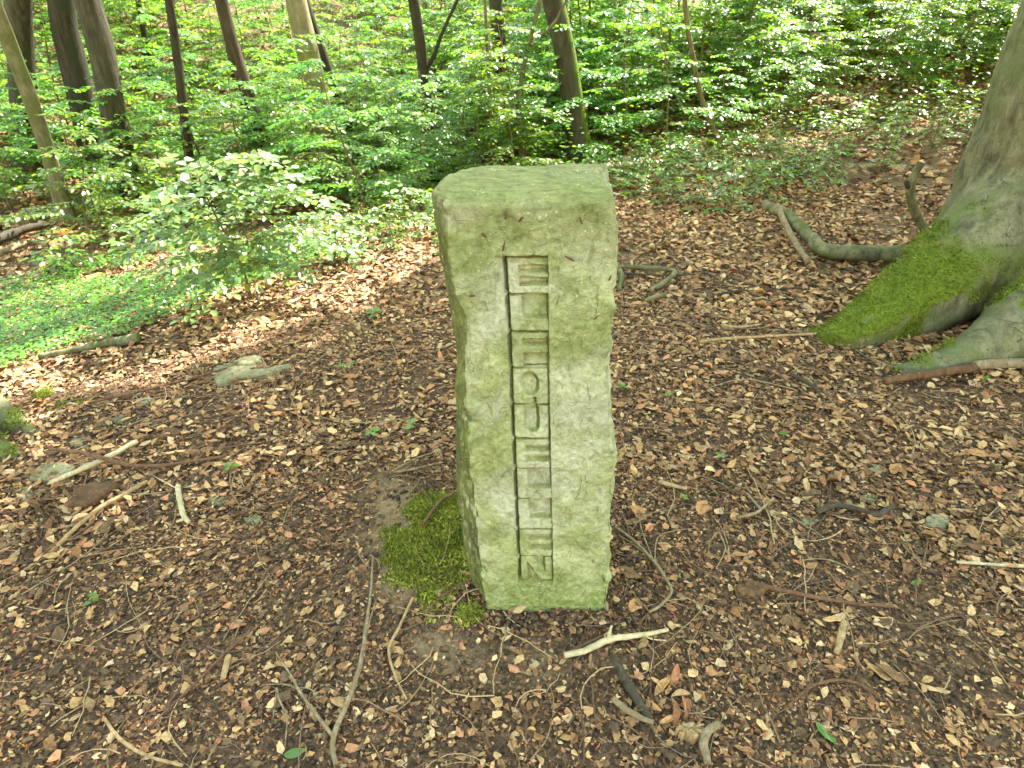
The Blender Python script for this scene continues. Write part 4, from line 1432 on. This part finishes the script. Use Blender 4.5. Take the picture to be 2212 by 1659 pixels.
V, Q, C = leaf_batch(P, np.stack([np.cos(a), np.sin(a), r.normal(-0.1, 0.15, m)], -1), np.stack([r.normal(0, 0.22, m), r.normal(0, 0.22, m), np.ones(m)], -1), L, L * 0.62, 0.1, -0.08, greens(m, r) * tint_)
ub = Bag()
ub.add(V, Q, None, C)
n = 1250
x, y = r.uniform(-34, 34, n * 6), r.uniform(12, 38, n * 6)
k = in_view(x, y, 1.12)
x, y = x[k][:n], y[k][:n]
n = len(x)
hz_ = terrain(x, y) + 4.2 * r.uniform(0.02, 1.0, n) ** 1.3
P = (np.stack([x, y, hz_], -1)[:, None, :] + r.normal(0, 1, (n, 38, 3)) * np.array([0.55, 0.55, 0.05])).reshape(-1, 3)
m = len(P)
a = r.uniform(0, 6.28, m)
L = r.uniform(0.07, 0.12, m)
V, Q, C = leaf_batch(P, np.stack([np.cos(a), np.sin(a), r.normal(-0.1, 0.15, m)], -1), np.stack([r.normal(0, 0.25, m), r.normal(0, 0.25, m), np.ones(m)], -1), L, L * 0.62, 0.1, -0.08, greens(m, r) * np.repeat(r.uniform(0.7, 1.25, (n, 1)), 38, 0))
ub.add(V, Q, None, C)
o = ub.build('undergrowth', M['leaf'], smooth=False, kind='stuff')
o['label'] = 'mass of green beech leaves filling the wood between the saplings'
o['category'] = 'undergrowth'

# ---- wood sorrel carpet at the left
r = np.random.default_rng(99)
P = []
xy = ring_pts(90000, 2.2, 7.0, r, 1.2)
x, y = xy[:, 0], xy[:, 1]
s_ = (x + 2.3) * -0.832 + (y - 2.45) * 0.555
al = (x + 2.3) * 0.555 + (y - 2.45) * 0.832
nz = fbm(np.stack([x, y, 0 * x], -1), 0.5, 4, 3.0)
k = (s_ + 0.35 * nz > 0.42) & (s_ < 2.9 + 0.5 * nz) & (al < 2.2 + 1.2 * nz) & (al > -2.5) & (r.uniform(0, 1, len(x)) < 0.9)
x, y = x[k], y[k]
n = len(x)
V, Q, C = leaf_batch(np.stack([x, y, terrain(x, y) + r.uniform(0.03, 0.075, n)], -1), np.stack([r.normal(0, 1, n), r.normal(0, 1, n), r.normal(0, 0.15, n)], -1),
                     np.stack([r.normal(0, 0.3, n), r.normal(0, 0.3, n), np.ones(n)], -1), r.uniform(0.016, 0.030, n), r.uniform(0.014, 0.026, n), 0.1, -0.1, greens(n, r) * np.array([[1.0, 1.05, 0.9]]))
o = mesh('wood_sorrel', V, Q, M['leaf'], colors=C, smooth=False, kind='stuff')
o['label'] = 'low green carpet of wood sorrel on the slope at the left edge'
o['category'] = 'ground cover'
print('sorrel', n)

# ---- the brook in the hollow at the left
bp = smooth_path(np.array([on_ground(*p) for p in ((-160, 520), (-20, 512), (70, 500), (160, 478), (250, 448), (330, 425), (450, 400))]), 40)
tg = norm(np.gradient(bp[:, :2], axis=0))
nn_ = np.stack([-tg[:, 1], tg[:, 0]], -1)
wv = 0.30 + 0.12 * np.sin(np.arange(40) * 0.9) + 0.06 * np.sin(np.arange(40) * 2.3)
cs = np.linspace(-1, 1, 7)
bx_ = bp[:, None, :2] + nn_[:, None, :] * (cs[None, :, None] * wv[:, None, None])
bv = np.concatenate([bx_, (terrain(bx_[..., 0], bx_[..., 1]) + 0.012)[..., None]], -1).reshape(-1, 3)
ii = (np.arange(39)[:, None] * 7 + np.arange(6)[None, :]).ravel()
kk = NT('muddy_brook')
pp = kk.pos()
cc_ = kk.ramp(kk.noise(pp, 3.0, 4), [(0.4, lin(40, 32, 26)), (0.6, lin(120, 82, 44))])
kk.done(kk.bsdf(cc_, kk.ramp(kk.noise(pp, 5, 3), [(0.4, (0.08, 0.08, 0.08, 1)), (0.6, (0.6, 0.6, 0.6, 1))]), kk.bump(kk.noise(pp, 14, 4), 0.4, 0.02), 0.5))
mesh('brook_water', bv, np.stack([ii, ii + 1, ii + 8, ii + 7], -1), kk.m, kind='structure')

# ---- moss beside the stone
def moss_patch(name, label, cx, cy, rx, ry, hgt, seed, n):
    rr = np.random.default_rng(seed)
    m = 46
    a = np.linspace(-1.3, 1.3, m)
    A, B = np.meshgrid(a, a)
    X, Y = cx + A * rx, cy + B * ry
    q = np.stack([X, Y, 0 * X], -1)
    f = sstep(1.15, 0.5, np.hypot(A, B) + 0.75 * fbm(q, 0.10, 4, seed))
    Z = terrain(X, Y) - 0.012 + (hgt + 0.012) * f * (0.8 + 0.35 * fbm(q, 0.035, 3, seed + 1))
    V = np.stack([X, Y, Z], -1).reshape(-1, 3)
    ii = (np.arange(m - 1)[:, None] * m + np.arange(m - 1)[None, :]).ravel()
    F = np.stack([ii, ii + 1, ii + m + 1, ii + m], -1)
    t = thing(name, label, 'moss', (cx, cy, float(terrain(cx, cy))))
    c = np.array([0.10, 0.13, 0.025])[None] * (0.8 + 0.5 * rr.uniform(0, 1, (len(V), 1)))
    cu = put(mesh('cushion', V, F, M['moss'], colors=c), t)
    k = (f.ravel() > 0.12 + 0.5 * rr.uniform(0, 1, m * m))
    N = np.tile(np.array([[0, 0, 1.0]]), (k.sum(), 1))
    v, tt, cc = moss_tufts(V[k], N, 0.010, n, seed)
    under(mesh('tufts', v, tt, M['moss'], colors=cc, smooth=False, kind='stuff'), cu)
    return t
q = on_ground(922, 1165)
moss_patch('moss_mound', 'bright green moss mound against the left foot of the stone', q[0] + 0.02, q[1] + 0.02, 0.17, 0.26, 0.016, 4, 34000)
q = on_ground(1008, 1330)
moss_patch('moss_tuft', 'small dark moss tuft at the front left corner of the stone', q[0], q[1], 0.035, 0.03, 0.012, 5, 2200)
q = on_ground(95, 858)
moss_patch('moss_cushion', 'round green moss cushion on the left of the clearing', q[0], q[1], 0.05, 0.045, 0.035, 6, 2500)
q = on_ground(130, 872)
moss_patch('moss_cushion', 'thin flat moss smear beside the round cushion', q[0] + 0.03, q[1] - 0.01, 0.09, 0.04, 0.008, 7, 1800)

# ================================================================== FALLEN BRANCHES AND BARK
def gpath(pts, rad, lift=0.0):
    out = []
    for p in pts:
        q = on_ground(p[0], p[1])
        out.append([q[0], q[1], q[2] + rad + 0.008 + 0.005 * q[1] + (p[2] if len(p) > 2 else 0) + lift])
    return np.array(out)

def stick(name, label, cat, pts, w0, w1, mat, sides=8, twigs=(), rough=0.18, flat=1.0, seed=1, n=None, group=None):
    """pts are places on the ground; widths in millimetres"""
    w0, w1 = (w0 * 1.22, w1 * 1.22) if w0 < 20 else (w0, w1)
    r0, r1 = w0 / 2000.0, w1 / 2000.0
    P = smooth_path(gpath(pts, r0 * flat), n or max(12, 7 * len(pts)))
    P = P + r0 * 0.5 * np.stack([fbm(P, 0.05, 2, seed), fbm(P, 0.05, 2, seed + 3), 0.4 * fbm(P, 0.05, 2, seed + 6)], -1)
    t = thing(name, label, cat, P[0], group)
    sh = put(mesh('shaft' if twigs else 'stick', *_split(tube(P, np.array([r0 * 0.9, r0, (r0 + r1) / 2, r1]), sides, rough, seed, flat)), M[mat]), t)
    for tw in twigs:
        tp, a, b = tw
        a, b = a * 1.3, b * 1.3
        Q = smooth_path(gpath(tp, a / 2000.0), max(8, 6 * len(tp)))
        under(mesh('side_twig', *_split(tube(Q, [a / 2000.0, b / 2000.0], 6, rough, seed + 2)), M[mat]), sh)
    return t
def _split(vft):
    return vft[0], [vft[1], vft[2]]

stick('forked_branch', 'grey forked branch pointing at the stone in the lower left foreground', 'branch',
      [(728, 1660), (722, 1605), (762, 1505), (784, 1430), (796, 1340), (803, 1290), (808, 1215)], 11, 4.5, 'grey_wood', 10,
      [([(722, 1600), (680, 1545), (648, 1500), (632, 1470), (598, 1418)], 7.5, 3.5), ([(655, 1500), (620, 1487), (570, 1487)], 4, 2), ([(600, 1495), (606, 1520), (622, 1560), (618, 1620)], 4.5, 2.5), ([(600, 1500), (592, 1560)], 3.5, 2), ([(790, 1400), (800, 1350), (815, 1300)], 4, 2)])
stick('thin_branch', 'thin tan branch lying just right of the grey forked one', 'branch', [(893, 1300), (865, 1360), (842, 1412), (856, 1470), (880, 1520)], 7, 4, 'tan_wood')
stick('lichen_branch', 'white lichen-covered branch lying in front of the stone', 'branch', [(1218, 1428), (1262, 1418), (1315, 1392), (1362, 1386), (1400, 1382), (1440, 1372)], 15, 8, 'pale_wood', 10,
      [([(1312, 1393), (1314, 1388, 0.02), (1318, 1380, 0.035)], 9, 5), ([(1392, 1384), (1412, 1390), (1438, 1392)], 4, 2)])
stick('split_stick', 'orange-brown splintered stick behind the white branch', 'stick', [(1222, 1424), (1262, 1402), (1312, 1378)], 13, 7, 'rust_wood', 6, flat=0.6)
stick('wood_shard', 'weathered dark wood shard below the white branch', 'wood', [(1322, 1428), (1352, 1478), (1376, 1520), (1398, 1562)], 26, 20, 'black_wood', 8, flat=0.45)
stick('grey_stick', 'short grey stick lying below the dark wood shard', 'stick', [(1322, 1520), (1360, 1552), (1408, 1572)], 14, 10, 'grey_wood')
stick('bent_stick', 'grey S-bent stick at the bottom edge right of centre', 'stick', [(1548, 1578), (1526, 1596), (1520, 1625), (1527, 1662)], 17, 15, 'grey_wood', 10)
stick('branching_twig', 'grey branching twig curling beside the right foot of the stone', 'twig', [(1330, 1150), (1370, 1180), (1412, 1225), (1440, 1265), (1448, 1290), (1425, 1318), (1400, 1332)], 8, 7, 'grey_wood', 8,
      [([(1412, 1225), (1420, 1170), (1460, 1155), (1505, 1150)], 4, 2), ([(1410, 1222), (1380, 1130), (1400, 1080), (1425, 1055)], 4, 2), ([(1400, 1210), (1360, 1180), (1335, 1165)], 4, 2)])
stick('fine_twig', 'fine brown twig with split ends above the white branch', 'twig', [(1420, 1310), (1385, 1350), (1378, 1375)], 4.5, 2, 'brown_wood', 6, [([(1395, 1335), (1392, 1385)], 3, 1.5), ([(1420, 1312), (1450, 1300)], 3, 1.5)])
stick('pale_stick', 'long pale curved stick at the left, nearest the camera', 'stick', [(322, 1052), (276, 1078), (228, 1104), (182, 1140), (130, 1190)], 13, 11, 'tan_wood', 10)
stick('knotty_stick', 'short pale knotty stick standing out left of the moss', 'stick', [(388, 1062), (392, 1092), (400, 1125), (412, 1140)], 16, 12, 'pale_wood', 10, [([(402, 1132), (384, 1138)], 9, 6), ([(388, 1066), (340, 1040), (320, 1028)], 4, 2), ([(390, 1085), (440, 1083)], 4, 2)])
stick('grey_pole', 'straight grey stick crossing under the red-brown branch', 'stick', [(300, 966), (230, 1004), (170, 1032), (115, 1056)], 17, 15, 'pale_wood', 10)
stick('curved_branch', 'red-brown curved branch with a side arm, left of the stone', 'branch', [(115, 990, 0.02), (190, 1002, 0.025), (270, 1018, 0.012), (340, 1018), (420, 1008), (492, 996)], 13, 8, 'brown_wood', 10,
      [([(430, 1004), (452, 985), (520, 972), (590, 962), (640, 928)], 7, 3)])
stick('fallen_log', 'pale fallen log with a broken hollow end, at the sunlit edge', 'log', [(92, 786), (160, 772), (230, 758), (306, 744)], 34, 62, 'log', 14, rough=0.28)
stick('mossy_log', 'thick mossy branch lying behind the big beech root', 'log', [(1640, 492, 0.10), (1690, 510, 0.08), (1745, 545, 0.03), (1775, 563), (1850, 568), (1945, 572), (2040, 575)], 84, 125, 'log', 16, rough=0.10)
stick('leaning_stick', 'grey stick propped against the mossy log', 'stick', [(1668, 500, 0.14), (1700, 540, 0.06), (1742, 582)], 44, 36, 'grey_wood', 10)
q0, q1, q2, q3 = (on_plane(a, b, 4.35) for a, b in ((2000, 502), (1975, 455), (1968, 400), (1990, 350)))
V, Q, T = tube(smooth_path([q0 + np.array([0, 0, -0.06]), q0, q1, q2, q3], 26), [0.03, 0.03, 0.028, 0.024], 10, 0.12)
t = thing('upright_snag', 'broken curved branch standing upright behind the mossy root', 'branch', q0)
put(mesh('stick', V, [Q, T], M['log']), t)
V, Q, T = tube(smooth_path([q2 + np.array([0, 0, -0.02]), q2 + np.array([-0.03, -0.01, 0.0]), q2 + np.array([-0.05, -0.01, 0.03])], 6), [0.018, 0.012], 7, 0.2)
put(mesh('knot', V, [Q, T], M['black_wood']), t)
stick('elbow_branch', 'crooked pale branch on the ground right behind the stone', 'branch', [(1320, 588), (1400, 592), (1455, 598), (1440, 618), (1405, 640)], 26, 30, 'log', 10, [([(1335, 596), (1342, 610), (1336, 640)], 28, 20)])
stick('dark_bar', 'thin dark stick lying just below the crooked pale branch', 'stick', [(1340, 600), (1420, 606), (1500, 604)], 12, 10, 'black_wood', 8, [([(1510, 606), (1520, 600), (1550, 615)], 12, 12)])
stick('root_stub', 'short pale wood stub right of the stone', 'wood', [(1393, 662), (1412, 655), (1436, 650)], 26, 20, 'log', 10)
stick('twig_tangle', 'dark crooked twig crossing the ground towards the mossy root', 'twig', [(1530, 650), (1580, 640), (1635, 638), (1725, 632)], 8, 6, 'black_wood', 7, [([(1560, 642), (1600, 632), (1500, 620)], 5, 3), ([(1590, 640), (1520, 655), (1480, 690)], 5, 3)])
stick('long_stick', 'long pale straight stick on the ground right of the stone', 'stick', [(1508, 750), (1580, 742), (1660, 738), (1765, 732)], 13, 10, 'tan_wood', 8)
stick('pale_twig', 'short cream twig above the long straight stick', 'twig', [(1556, 712), (1590, 718), (1640, 712)], 13, 9, 'tan_wood', 8)
stick('crossing_twig', 'thin dark twig lying over the tip of the mossy root', 'twig', [(1590, 716), (1660, 705), (1740, 694), (1810, 688)], 7, 4, 'brown_wood', 6)
stick('drooping_twig', 'thin dark twig sloping down right of the long stick', 'twig', [(1620, 690), (1660, 712), (1720, 730), (1770, 742)], 6, 4, 'brown_wood', 6)
stick('bark_strip', 'pale green bark strip at the tip of the front root', 'bark', [(1812, 742), (1850, 744), (1905, 741)], 40, 34, 'flake', 8, flat=0.2)
stick('grey_root_stub', 'short grey wood piece between the two beech roots', 'wood', [(1878, 708), (1920, 708), (1965, 714)], 26, 22, 'log', 10)
stick('edge_log', 'log at the right edge, rotten red-brown end and grey bark', 'log', [(1905, 838), (1960, 830), (2040, 818), (2110, 806)], 38, 44, 'rust_wood', 12, rough=0.25)
t = bpy.data.objects['edge_log']
Pp = smooth_path(gpath([(2096, 808), (2150, 803), (2230, 804), (2330, 806)], 0.023), 20)
put(mesh('grey_bark', *_split(tube(Pp, [0.0245, 0.025], 12, 0.1, 5)), M['grey_wood']), t)
stick('black_stick', 'short black curved stick on the leaves right of the stone', 'stick', [(1700, 828, 0.02), (1728, 838, 0.012), (1752, 848), (1772, 868)], 20, 13, 'black_wood', 10)
stick('twisted_bark', 'dark twisted bark roll right of the stone', 'bark', [(1762, 1118), (1800, 1104), (1850, 1110), (1890, 1122), (1925, 1106)], 22, 20, 'black_wood', 10, flat=0.7, rough=0.3)
stick('grey_twig', 'forked grey twig left of the dark bark roll', 'twig', [(1590, 1128), (1630, 1118), (1668, 1086)], 9, 7, 'grey_wood', 8, [([(1640, 1110), (1610, 1075)], 8, 6)])
stick('brown_stick', 'long brown knotty stick in the right foreground', 'stick', [(1600, 1262), (1645, 1278), (1700, 1290), (1760, 1302), (1840, 1314), (1925, 1322)], 12, 7, 'brown_wood', 10, rough=0.3)
stick('white_stick', 'bright white peeled stick at the right edge', 'stick', [(2062, 1224), (2120, 1228), (2180, 1232), (2260, 1236)], 8, 11, 'pale_wood', 8)
stick('tan_splinter', 'flat tan splinter of wood left of the brown stick', 'wood', [(1420, 1052), (1450, 1058), (1482, 1066)], 18, 12, 'tan_wood', 8, flat=0.5)
stick('arched_twig', 'arched dark twig in the lower right foreground', 'twig', [(1700, 1535), (1750, 1492), (1800, 1478), (1850, 1486), (1900, 1520)], 7, 4, 'brown_wood', 7)
stick('bark_splinter', 'curled tan bark splinter in the right foreground', 'bark', [(1822, 1350), (1812, 1385), (1802, 1420)], 20, 14, 'tan_wood', 8, flat=0.35)
stick('mossy_twig', 'short brown twig lying across the moss mound', 'twig', [(982, 1092, 0.03), (950, 1112, 0.03), (914, 1156, 0.022)], 9, 7, 'brown_wood', 8)
stick('purple_twig', 'long thin purplish twig slanting across the left foreground', 'twig', [(690, 1060), (620, 1090), (560, 1108), (500, 1124)], 6, 4, 'brown_wood', 7)
stick('slanting_twig', 'long dark twig slanting in the lower left corner', 'twig', [(545, 1370), (480, 1430), (400, 1510), (325, 1580)], 7, 4, 'brown_wood', 7)
stick('corner_twig', 'thin pale twig running out of the bottom edge at the left', 'twig', [(230, 1560), (260, 1600), (320, 1640), (400, 1662)], 7, 6, 'tan_wood', 7)
stick('back_twig', 'long thin twig in front of the pale bark slab', 'twig', [(200, 880), (330, 850), (460, 815), (600, 770)], 9, 5, 'brown_wood', 7)
stick('crossed_twigs', 'grey twig with a red-brown one across it, left of the stone', 'twig', [(860, 1030), (900, 1022), (950, 1010)], 8, 5, 'grey_wood', 7, [([(848, 1028), (900, 1000), (945, 985)], 6, 3)])
stick('short_peg', 'short pale peg of wood in the lower left foreground', 'wood', [(498, 1428), (490, 1455), (485, 1478)], 14, 12, 'tan_wood', 8)

stick('dead_root', 'pale crooked dead root by the brook at the left edge', 'root', [(-30, 580), (30, 552), (75, 536), (110, 545)], 60, 34, 'grey_wood', 10, rough=0.25)
stick('dark_log', 'dark rotting log in the hollow behind the pale trunk', 'log', [(700, 365), (760, 352), (840, 342)], 150, 90, 'black_wood', 12, rough=0.3)
stick('mossy_root', 'moss-green root running out from the pale smooth trunk', 'root', [(720, 420), (745, 440), (775, 458)], 110, 40, 'log', 10, rough=0.2)
stick('muddy_log', 'dark log lying along the brook at far left', 'log', [(-20, 545), (40, 520), (110, 500)], 90, 60, 'black_wood', 10, rough=0.3)

def flake(name, label, cat, outline, mat, thick=0.012, seed=1, lift=0.004):
    """a ragged plate of bark lying on the ground: outline given as places on the ground"""
    rr = np.random.default_rng(seed)
    P = np.array([on_ground(*p) for p in outline])
    P = smooth_path(np.vstack([P, P[:1]]), 40)[:-1]
    P = P + np.stack([rr.normal(0, 0.0035, len(P)), rr.normal(0, 0.0035, len(P)), 0 * P[:, 0]], -1)
    c = P.mean(0)
    rings = []
    for k, (s, h) in enumerate([(1.0, -0.004), (1.0, 0.6 * thick), (0.93, thick), (0.7, thick), (0.4, thick), (0.15, thick)]):
        q = c + (P - c) * s
        h_ = h * (1 + 0.8 * fbm(q, 0.04, 3, seed)) if k else h
        rings.append(np.column_stack([q[:, :2], terrain(q[:, 0], q[:, 1]) + lift + h_]))
    n = len(P)
    V = np.vstack(rings + [[np.append(c[:2], float(terrain(c[0], c[1])) + lift + thick)]])
    Q = []
    for k in range(len(rings) - 1):
        j = np.arange(n)
        Q.append(np.stack([k * n + j, k * n + (j + 1) % n, (k + 1) * n + (j + 1) % n, (k + 1) * n + j], -1))
    j = np.arange(n)
    T = np.stack([(len(rings) - 1) * n + j, (len(rings) - 1) * n + (j + 1) % n, np.full(n, len(V) - 1)], -1)
    o = mesh(name, V, [np.vstack(Q), T], M[mat], smooth=False)
    return tag(o, label, cat)
flake('bark_slab', 'large pale grey-green bark slab left of the stone', 'bark', [(462, 800), (480, 795), (540, 790), (590, 798), (632, 797), (600, 812), (560, 822), (520, 825), (470, 836)], 'flake', 0.02, 2)
flake('bark_slab', 'smaller pale bark slab just behind the large one', 'bark', [(508, 795), (530, 782), (560, 780), (570, 790), (540, 800)], 'flake', 0.02, 3, 0.012)
flake('bark_plate', 'green-grey bark plate under the grey pole end at far left', 'bark', [(68, 1040), (92, 1012), (130, 1006), (168, 1018), (150, 1034), (110, 1044)], 'flake', 0.014, 4)
flake('rotten_wood', 'orange-brown rotten wood chunk in the left foreground', 'wood', [(142, 1104), (160, 1080), (190, 1060), (240, 1052), (262, 1058), (232, 1078), (205, 1095), (170, 1104)], 'rust_wood', 0.03, 5)
flake('wood_chip', 'brown flat wood chip right of the crossing branches', 'wood', [(338, 938), (362, 932), (392, 934), (388, 948), (345, 950)], 'rust_wood', 0.016, 6)
for k, (x, y, lab) in enumerate([(168, 958, 'palest small bark flake near the left root tips'), (223, 913, 'thin long bark flake above the small pale one'), (258, 908, 'round bark flake beside the thin long one'), (58, 1070, 'small bark flake below the green-grey plate at the left edge'), (312, 868, 'bark flake nearest the sunlit litter at the left'), (468, 1084, 'green-grey bark flake right of the knotty stick'), (548, 1125, 'pale folded bark flake in the left foreground')]):
    flake('bark_flake', lab, 'bark', [(x - 16, y + 2), (x - 4, y - 9), (x + 14, y - 6), (x + 20, y + 2), (x + 4, y + 9), (x - 10, y + 8)], 'flake', 0.008, 20 + k)
flake('bark_plate', 'blue-grey round bark plate on the leaves at the right', 'bark', [(1992, 1130), (2008, 1120), (2040, 1122), (2052, 1134), (2035, 1146), (2004, 1146)], 'flake', 0.012, 30)
for k, (x, y, lab) in enumerate([(1890, 1018, 'grey bark flake above the dark bark roll'), (1745, 1130, 'pair-sized grey bark flake at the left end of the bark roll'), (1872, 1080, 'small pale bark flake right above the bark roll')]):
    flake('bark_flake', lab, 'bark', [(x - 16, y + 2), (x - 4, y - 7), (x + 14, y - 6), (x + 20, y + 2), (x + 4, y + 8), (x - 10, y + 7)], 'flake', 0.008, 40 + k)
flake('wood_chunk', 'brown crumbly wood chunk at the left end of the long brown stick', 'wood', [(1585, 1285), (1600, 1270), (1640, 1268), (1660, 1280), (1640, 1295), (1600, 1296)], 'rust_wood', 0.02, 50)
flake('wood_chunk', 'tan crumbly wood chunk beside the S-bent stick', 'wood', [(1460, 1585), (1480, 1572), (1515, 1578), (1512, 1598), (1475, 1605)], 'tan_wood', 0.02, 51)

# ---- curled dry leaves heaped below the shard
def curled_leaf(px, py, L, rz, ry, label, col=0, mat='litter', pal=TANS):
    rr = np.random.default_rng(int(px * 7 + py))
    n, m = 10, 7
    s = np.linspace(0, 1, n)
    t = np.linspace(-1, 1, m)
    S, T = np.meshgrid(s, t, indexing='ij')
    wv = np.sin(np.pi * np.clip(S * 0.94 + 0.03, 0, 1)) ** 0.8
    rad = 0.16
    X = S - 0.5
    Y = rad * wv * np.sin(T * 1.9)
    Z = rad * wv * (1 - np.cos(T * 1.9)) + 0.05 * np.sin(S * 4)
    V = np.stack([X, Y, Z], -1).reshape(-1, 3) * L
    ii = (np.arange(n - 1)[:, None] * m + np.arange(m - 1)[None, :]).ravel()
    F = np.stack([ii, ii + m, ii + m + 1, ii + 1], -1)
    c = np.repeat((pal[col % len(pal)] * rr.uniform(0.9, 1.15))[None], len(V), 0)
    q = on_ground(px, py)
    o = mesh('curled_leaf', V, F, M[mat], colors=c)
    o.location = (q[0], q[1], q[2] + 0.012)
    o.rotation_euler = (rr.normal(0, 0.4), ry, rz)
    return tag(o, label, 'leaf', 'curled dry leaves heaped beside the wood shard')
for k, (x, y, L, rz, ry) in enumerate([(1430, 1490, 0.062, 0.7, -0.35), (1455, 1468, 0.066, 1.1, -0.5), (1408, 1530, 0.055, 2.3, 0.3), (1470, 1508, 0.05, 0.1, -0.1), (1455, 1545, 0.058, 1.3, -0.3), (1475, 1535, 0.055, 1.5, -0.45), (1412, 1482, 0.05, 2.2, 0.35), (1385, 1540, 0.045, 0.2, 0.1), (1440, 1560, 0.045, 0.4, -0.1)]):
    curled_leaf(x, y, L, rz, ry, 'curled tan dry leaf in the heap beside the dark wood shard', [0, 4, 0, 2, 4, 4, 2, 1, 0][k])

# ---- fresh green leaves and seedlings on the litter
GREEN = np.array([[0.12, 0.26, 0.05], [0.16, 0.30, 0.04]])
def fresh_leaf(px, py, L, rz, label):
    V, F, c = big_leaf_mesh(3)
    c = np.repeat(GREEN[int(px) % 2][None], len(V), 0)
    q = on_ground(px, py)
    o = mesh('green_leaf', V * L, F, M['leaf'], colors=c)
    o.location = (q[0], q[1], q[2] + 0.016)
    o.rotation_euler = (0.2, -0.15, rz)
    return tag(o, label, 'leaf')
fresh_leaf(1778, 1592, 0.055, 2.2, 'fresh green leaf in the lower right foreground')
fresh_leaf(1975, 1266, 0.034, 0.3, 'pale green leaf lying above the white stick level at the right')
fresh_leaf(1978, 1108, 0.03, 0.2, 'green leaf scrap behind the round bark plate') if False else None
fresh_leaf(640, 1634, 0.05, 0.2, 'green leaf at the bottom edge left of centre')
fresh_leaf(1445, 858, 0.05, 0.1, 'green leaf lying right of the stone at mid height')
fresh_leaf(2125, 822, 0.055, 0.5, 'yellow-green leaf in front of the log at the right edge')
fresh_leaf(1690, 942, 0.04, 0.0, 'narrow green leaf on the litter right of the stone')
def seedling(px, py, s, label, seed):
    rr = np.random.default_rng(seed)
    n = 5
    a = np.arange(n) * 2.4 + rr.uniform(0, 6)
    P = np.tile([[0, 0, 0.03]], (n, 1)) + rr.normal(0, 0.004, (n, 3))
    V, Q, C = leaf_batch(P, np.stack([np.cos(a), np.sin(a), 0 * a + 0.1], -1), np.tile([[0, 0, 1.0]], (n, 1)) + rr.normal(0, 0.2, (n, 3)), rr.uniform(0.02, 0.034, n), rr.uniform(0.014, 0.022, n), 0.12, -0.1, GREEN[rr.integers(0, 2, n)])
    q = on_ground(px, py)
    t = thing('seedling', label, 'seedling', q)
    t.scale = (s, s, s)
    b = Bag()
    b.tube(np.array([[0, 0, -0.01], [0.002, 0, 0.012], [0, 0, 0.031]]), [0.0012, 0.0009], 5)
    b.build('stem', M['stem'], t)
    mesh('foliage', V, Q, M['leaf'], t, colors=C, smooth=False)
for k, (x, y, s, lab) in enumerate([(752, 808, 1.5, 'green seedling in front of the bark slab, nearest the stone'), (805, 948, 1.1, 'small seedling left of the stone at mid height'), (890, 935, 1.3, 'seedling closest to the left flank of the stone'), (1340, 850, 1.2, 'seedling peeping out at the right flank of the stone'), (500, 1022, 1.0, 'tiny seedling at the tip of the red-brown branch'), (810, 695, 2.0, 'leafy seedling at the edge of the sunlit litter'), (205, 1305, 0.9, 'tiny seedling in the lower left foreground'), (1556, 995, 0.9, 'tiny seedling right of the stone'), (1475, 1085, 0.8, 'tiny seedling above the branching twig')]):
    seedling(x, y, s, lab, 900 + k)
print('objects', len(bpy.data.objects), 'tris', sum(sum(len(p.vertices) - 2 for p in me.polygons) if len(me.polygons) < 50 else len(me.loops) - 2 * len(me.polygons) for me in bpy.data.meshes))
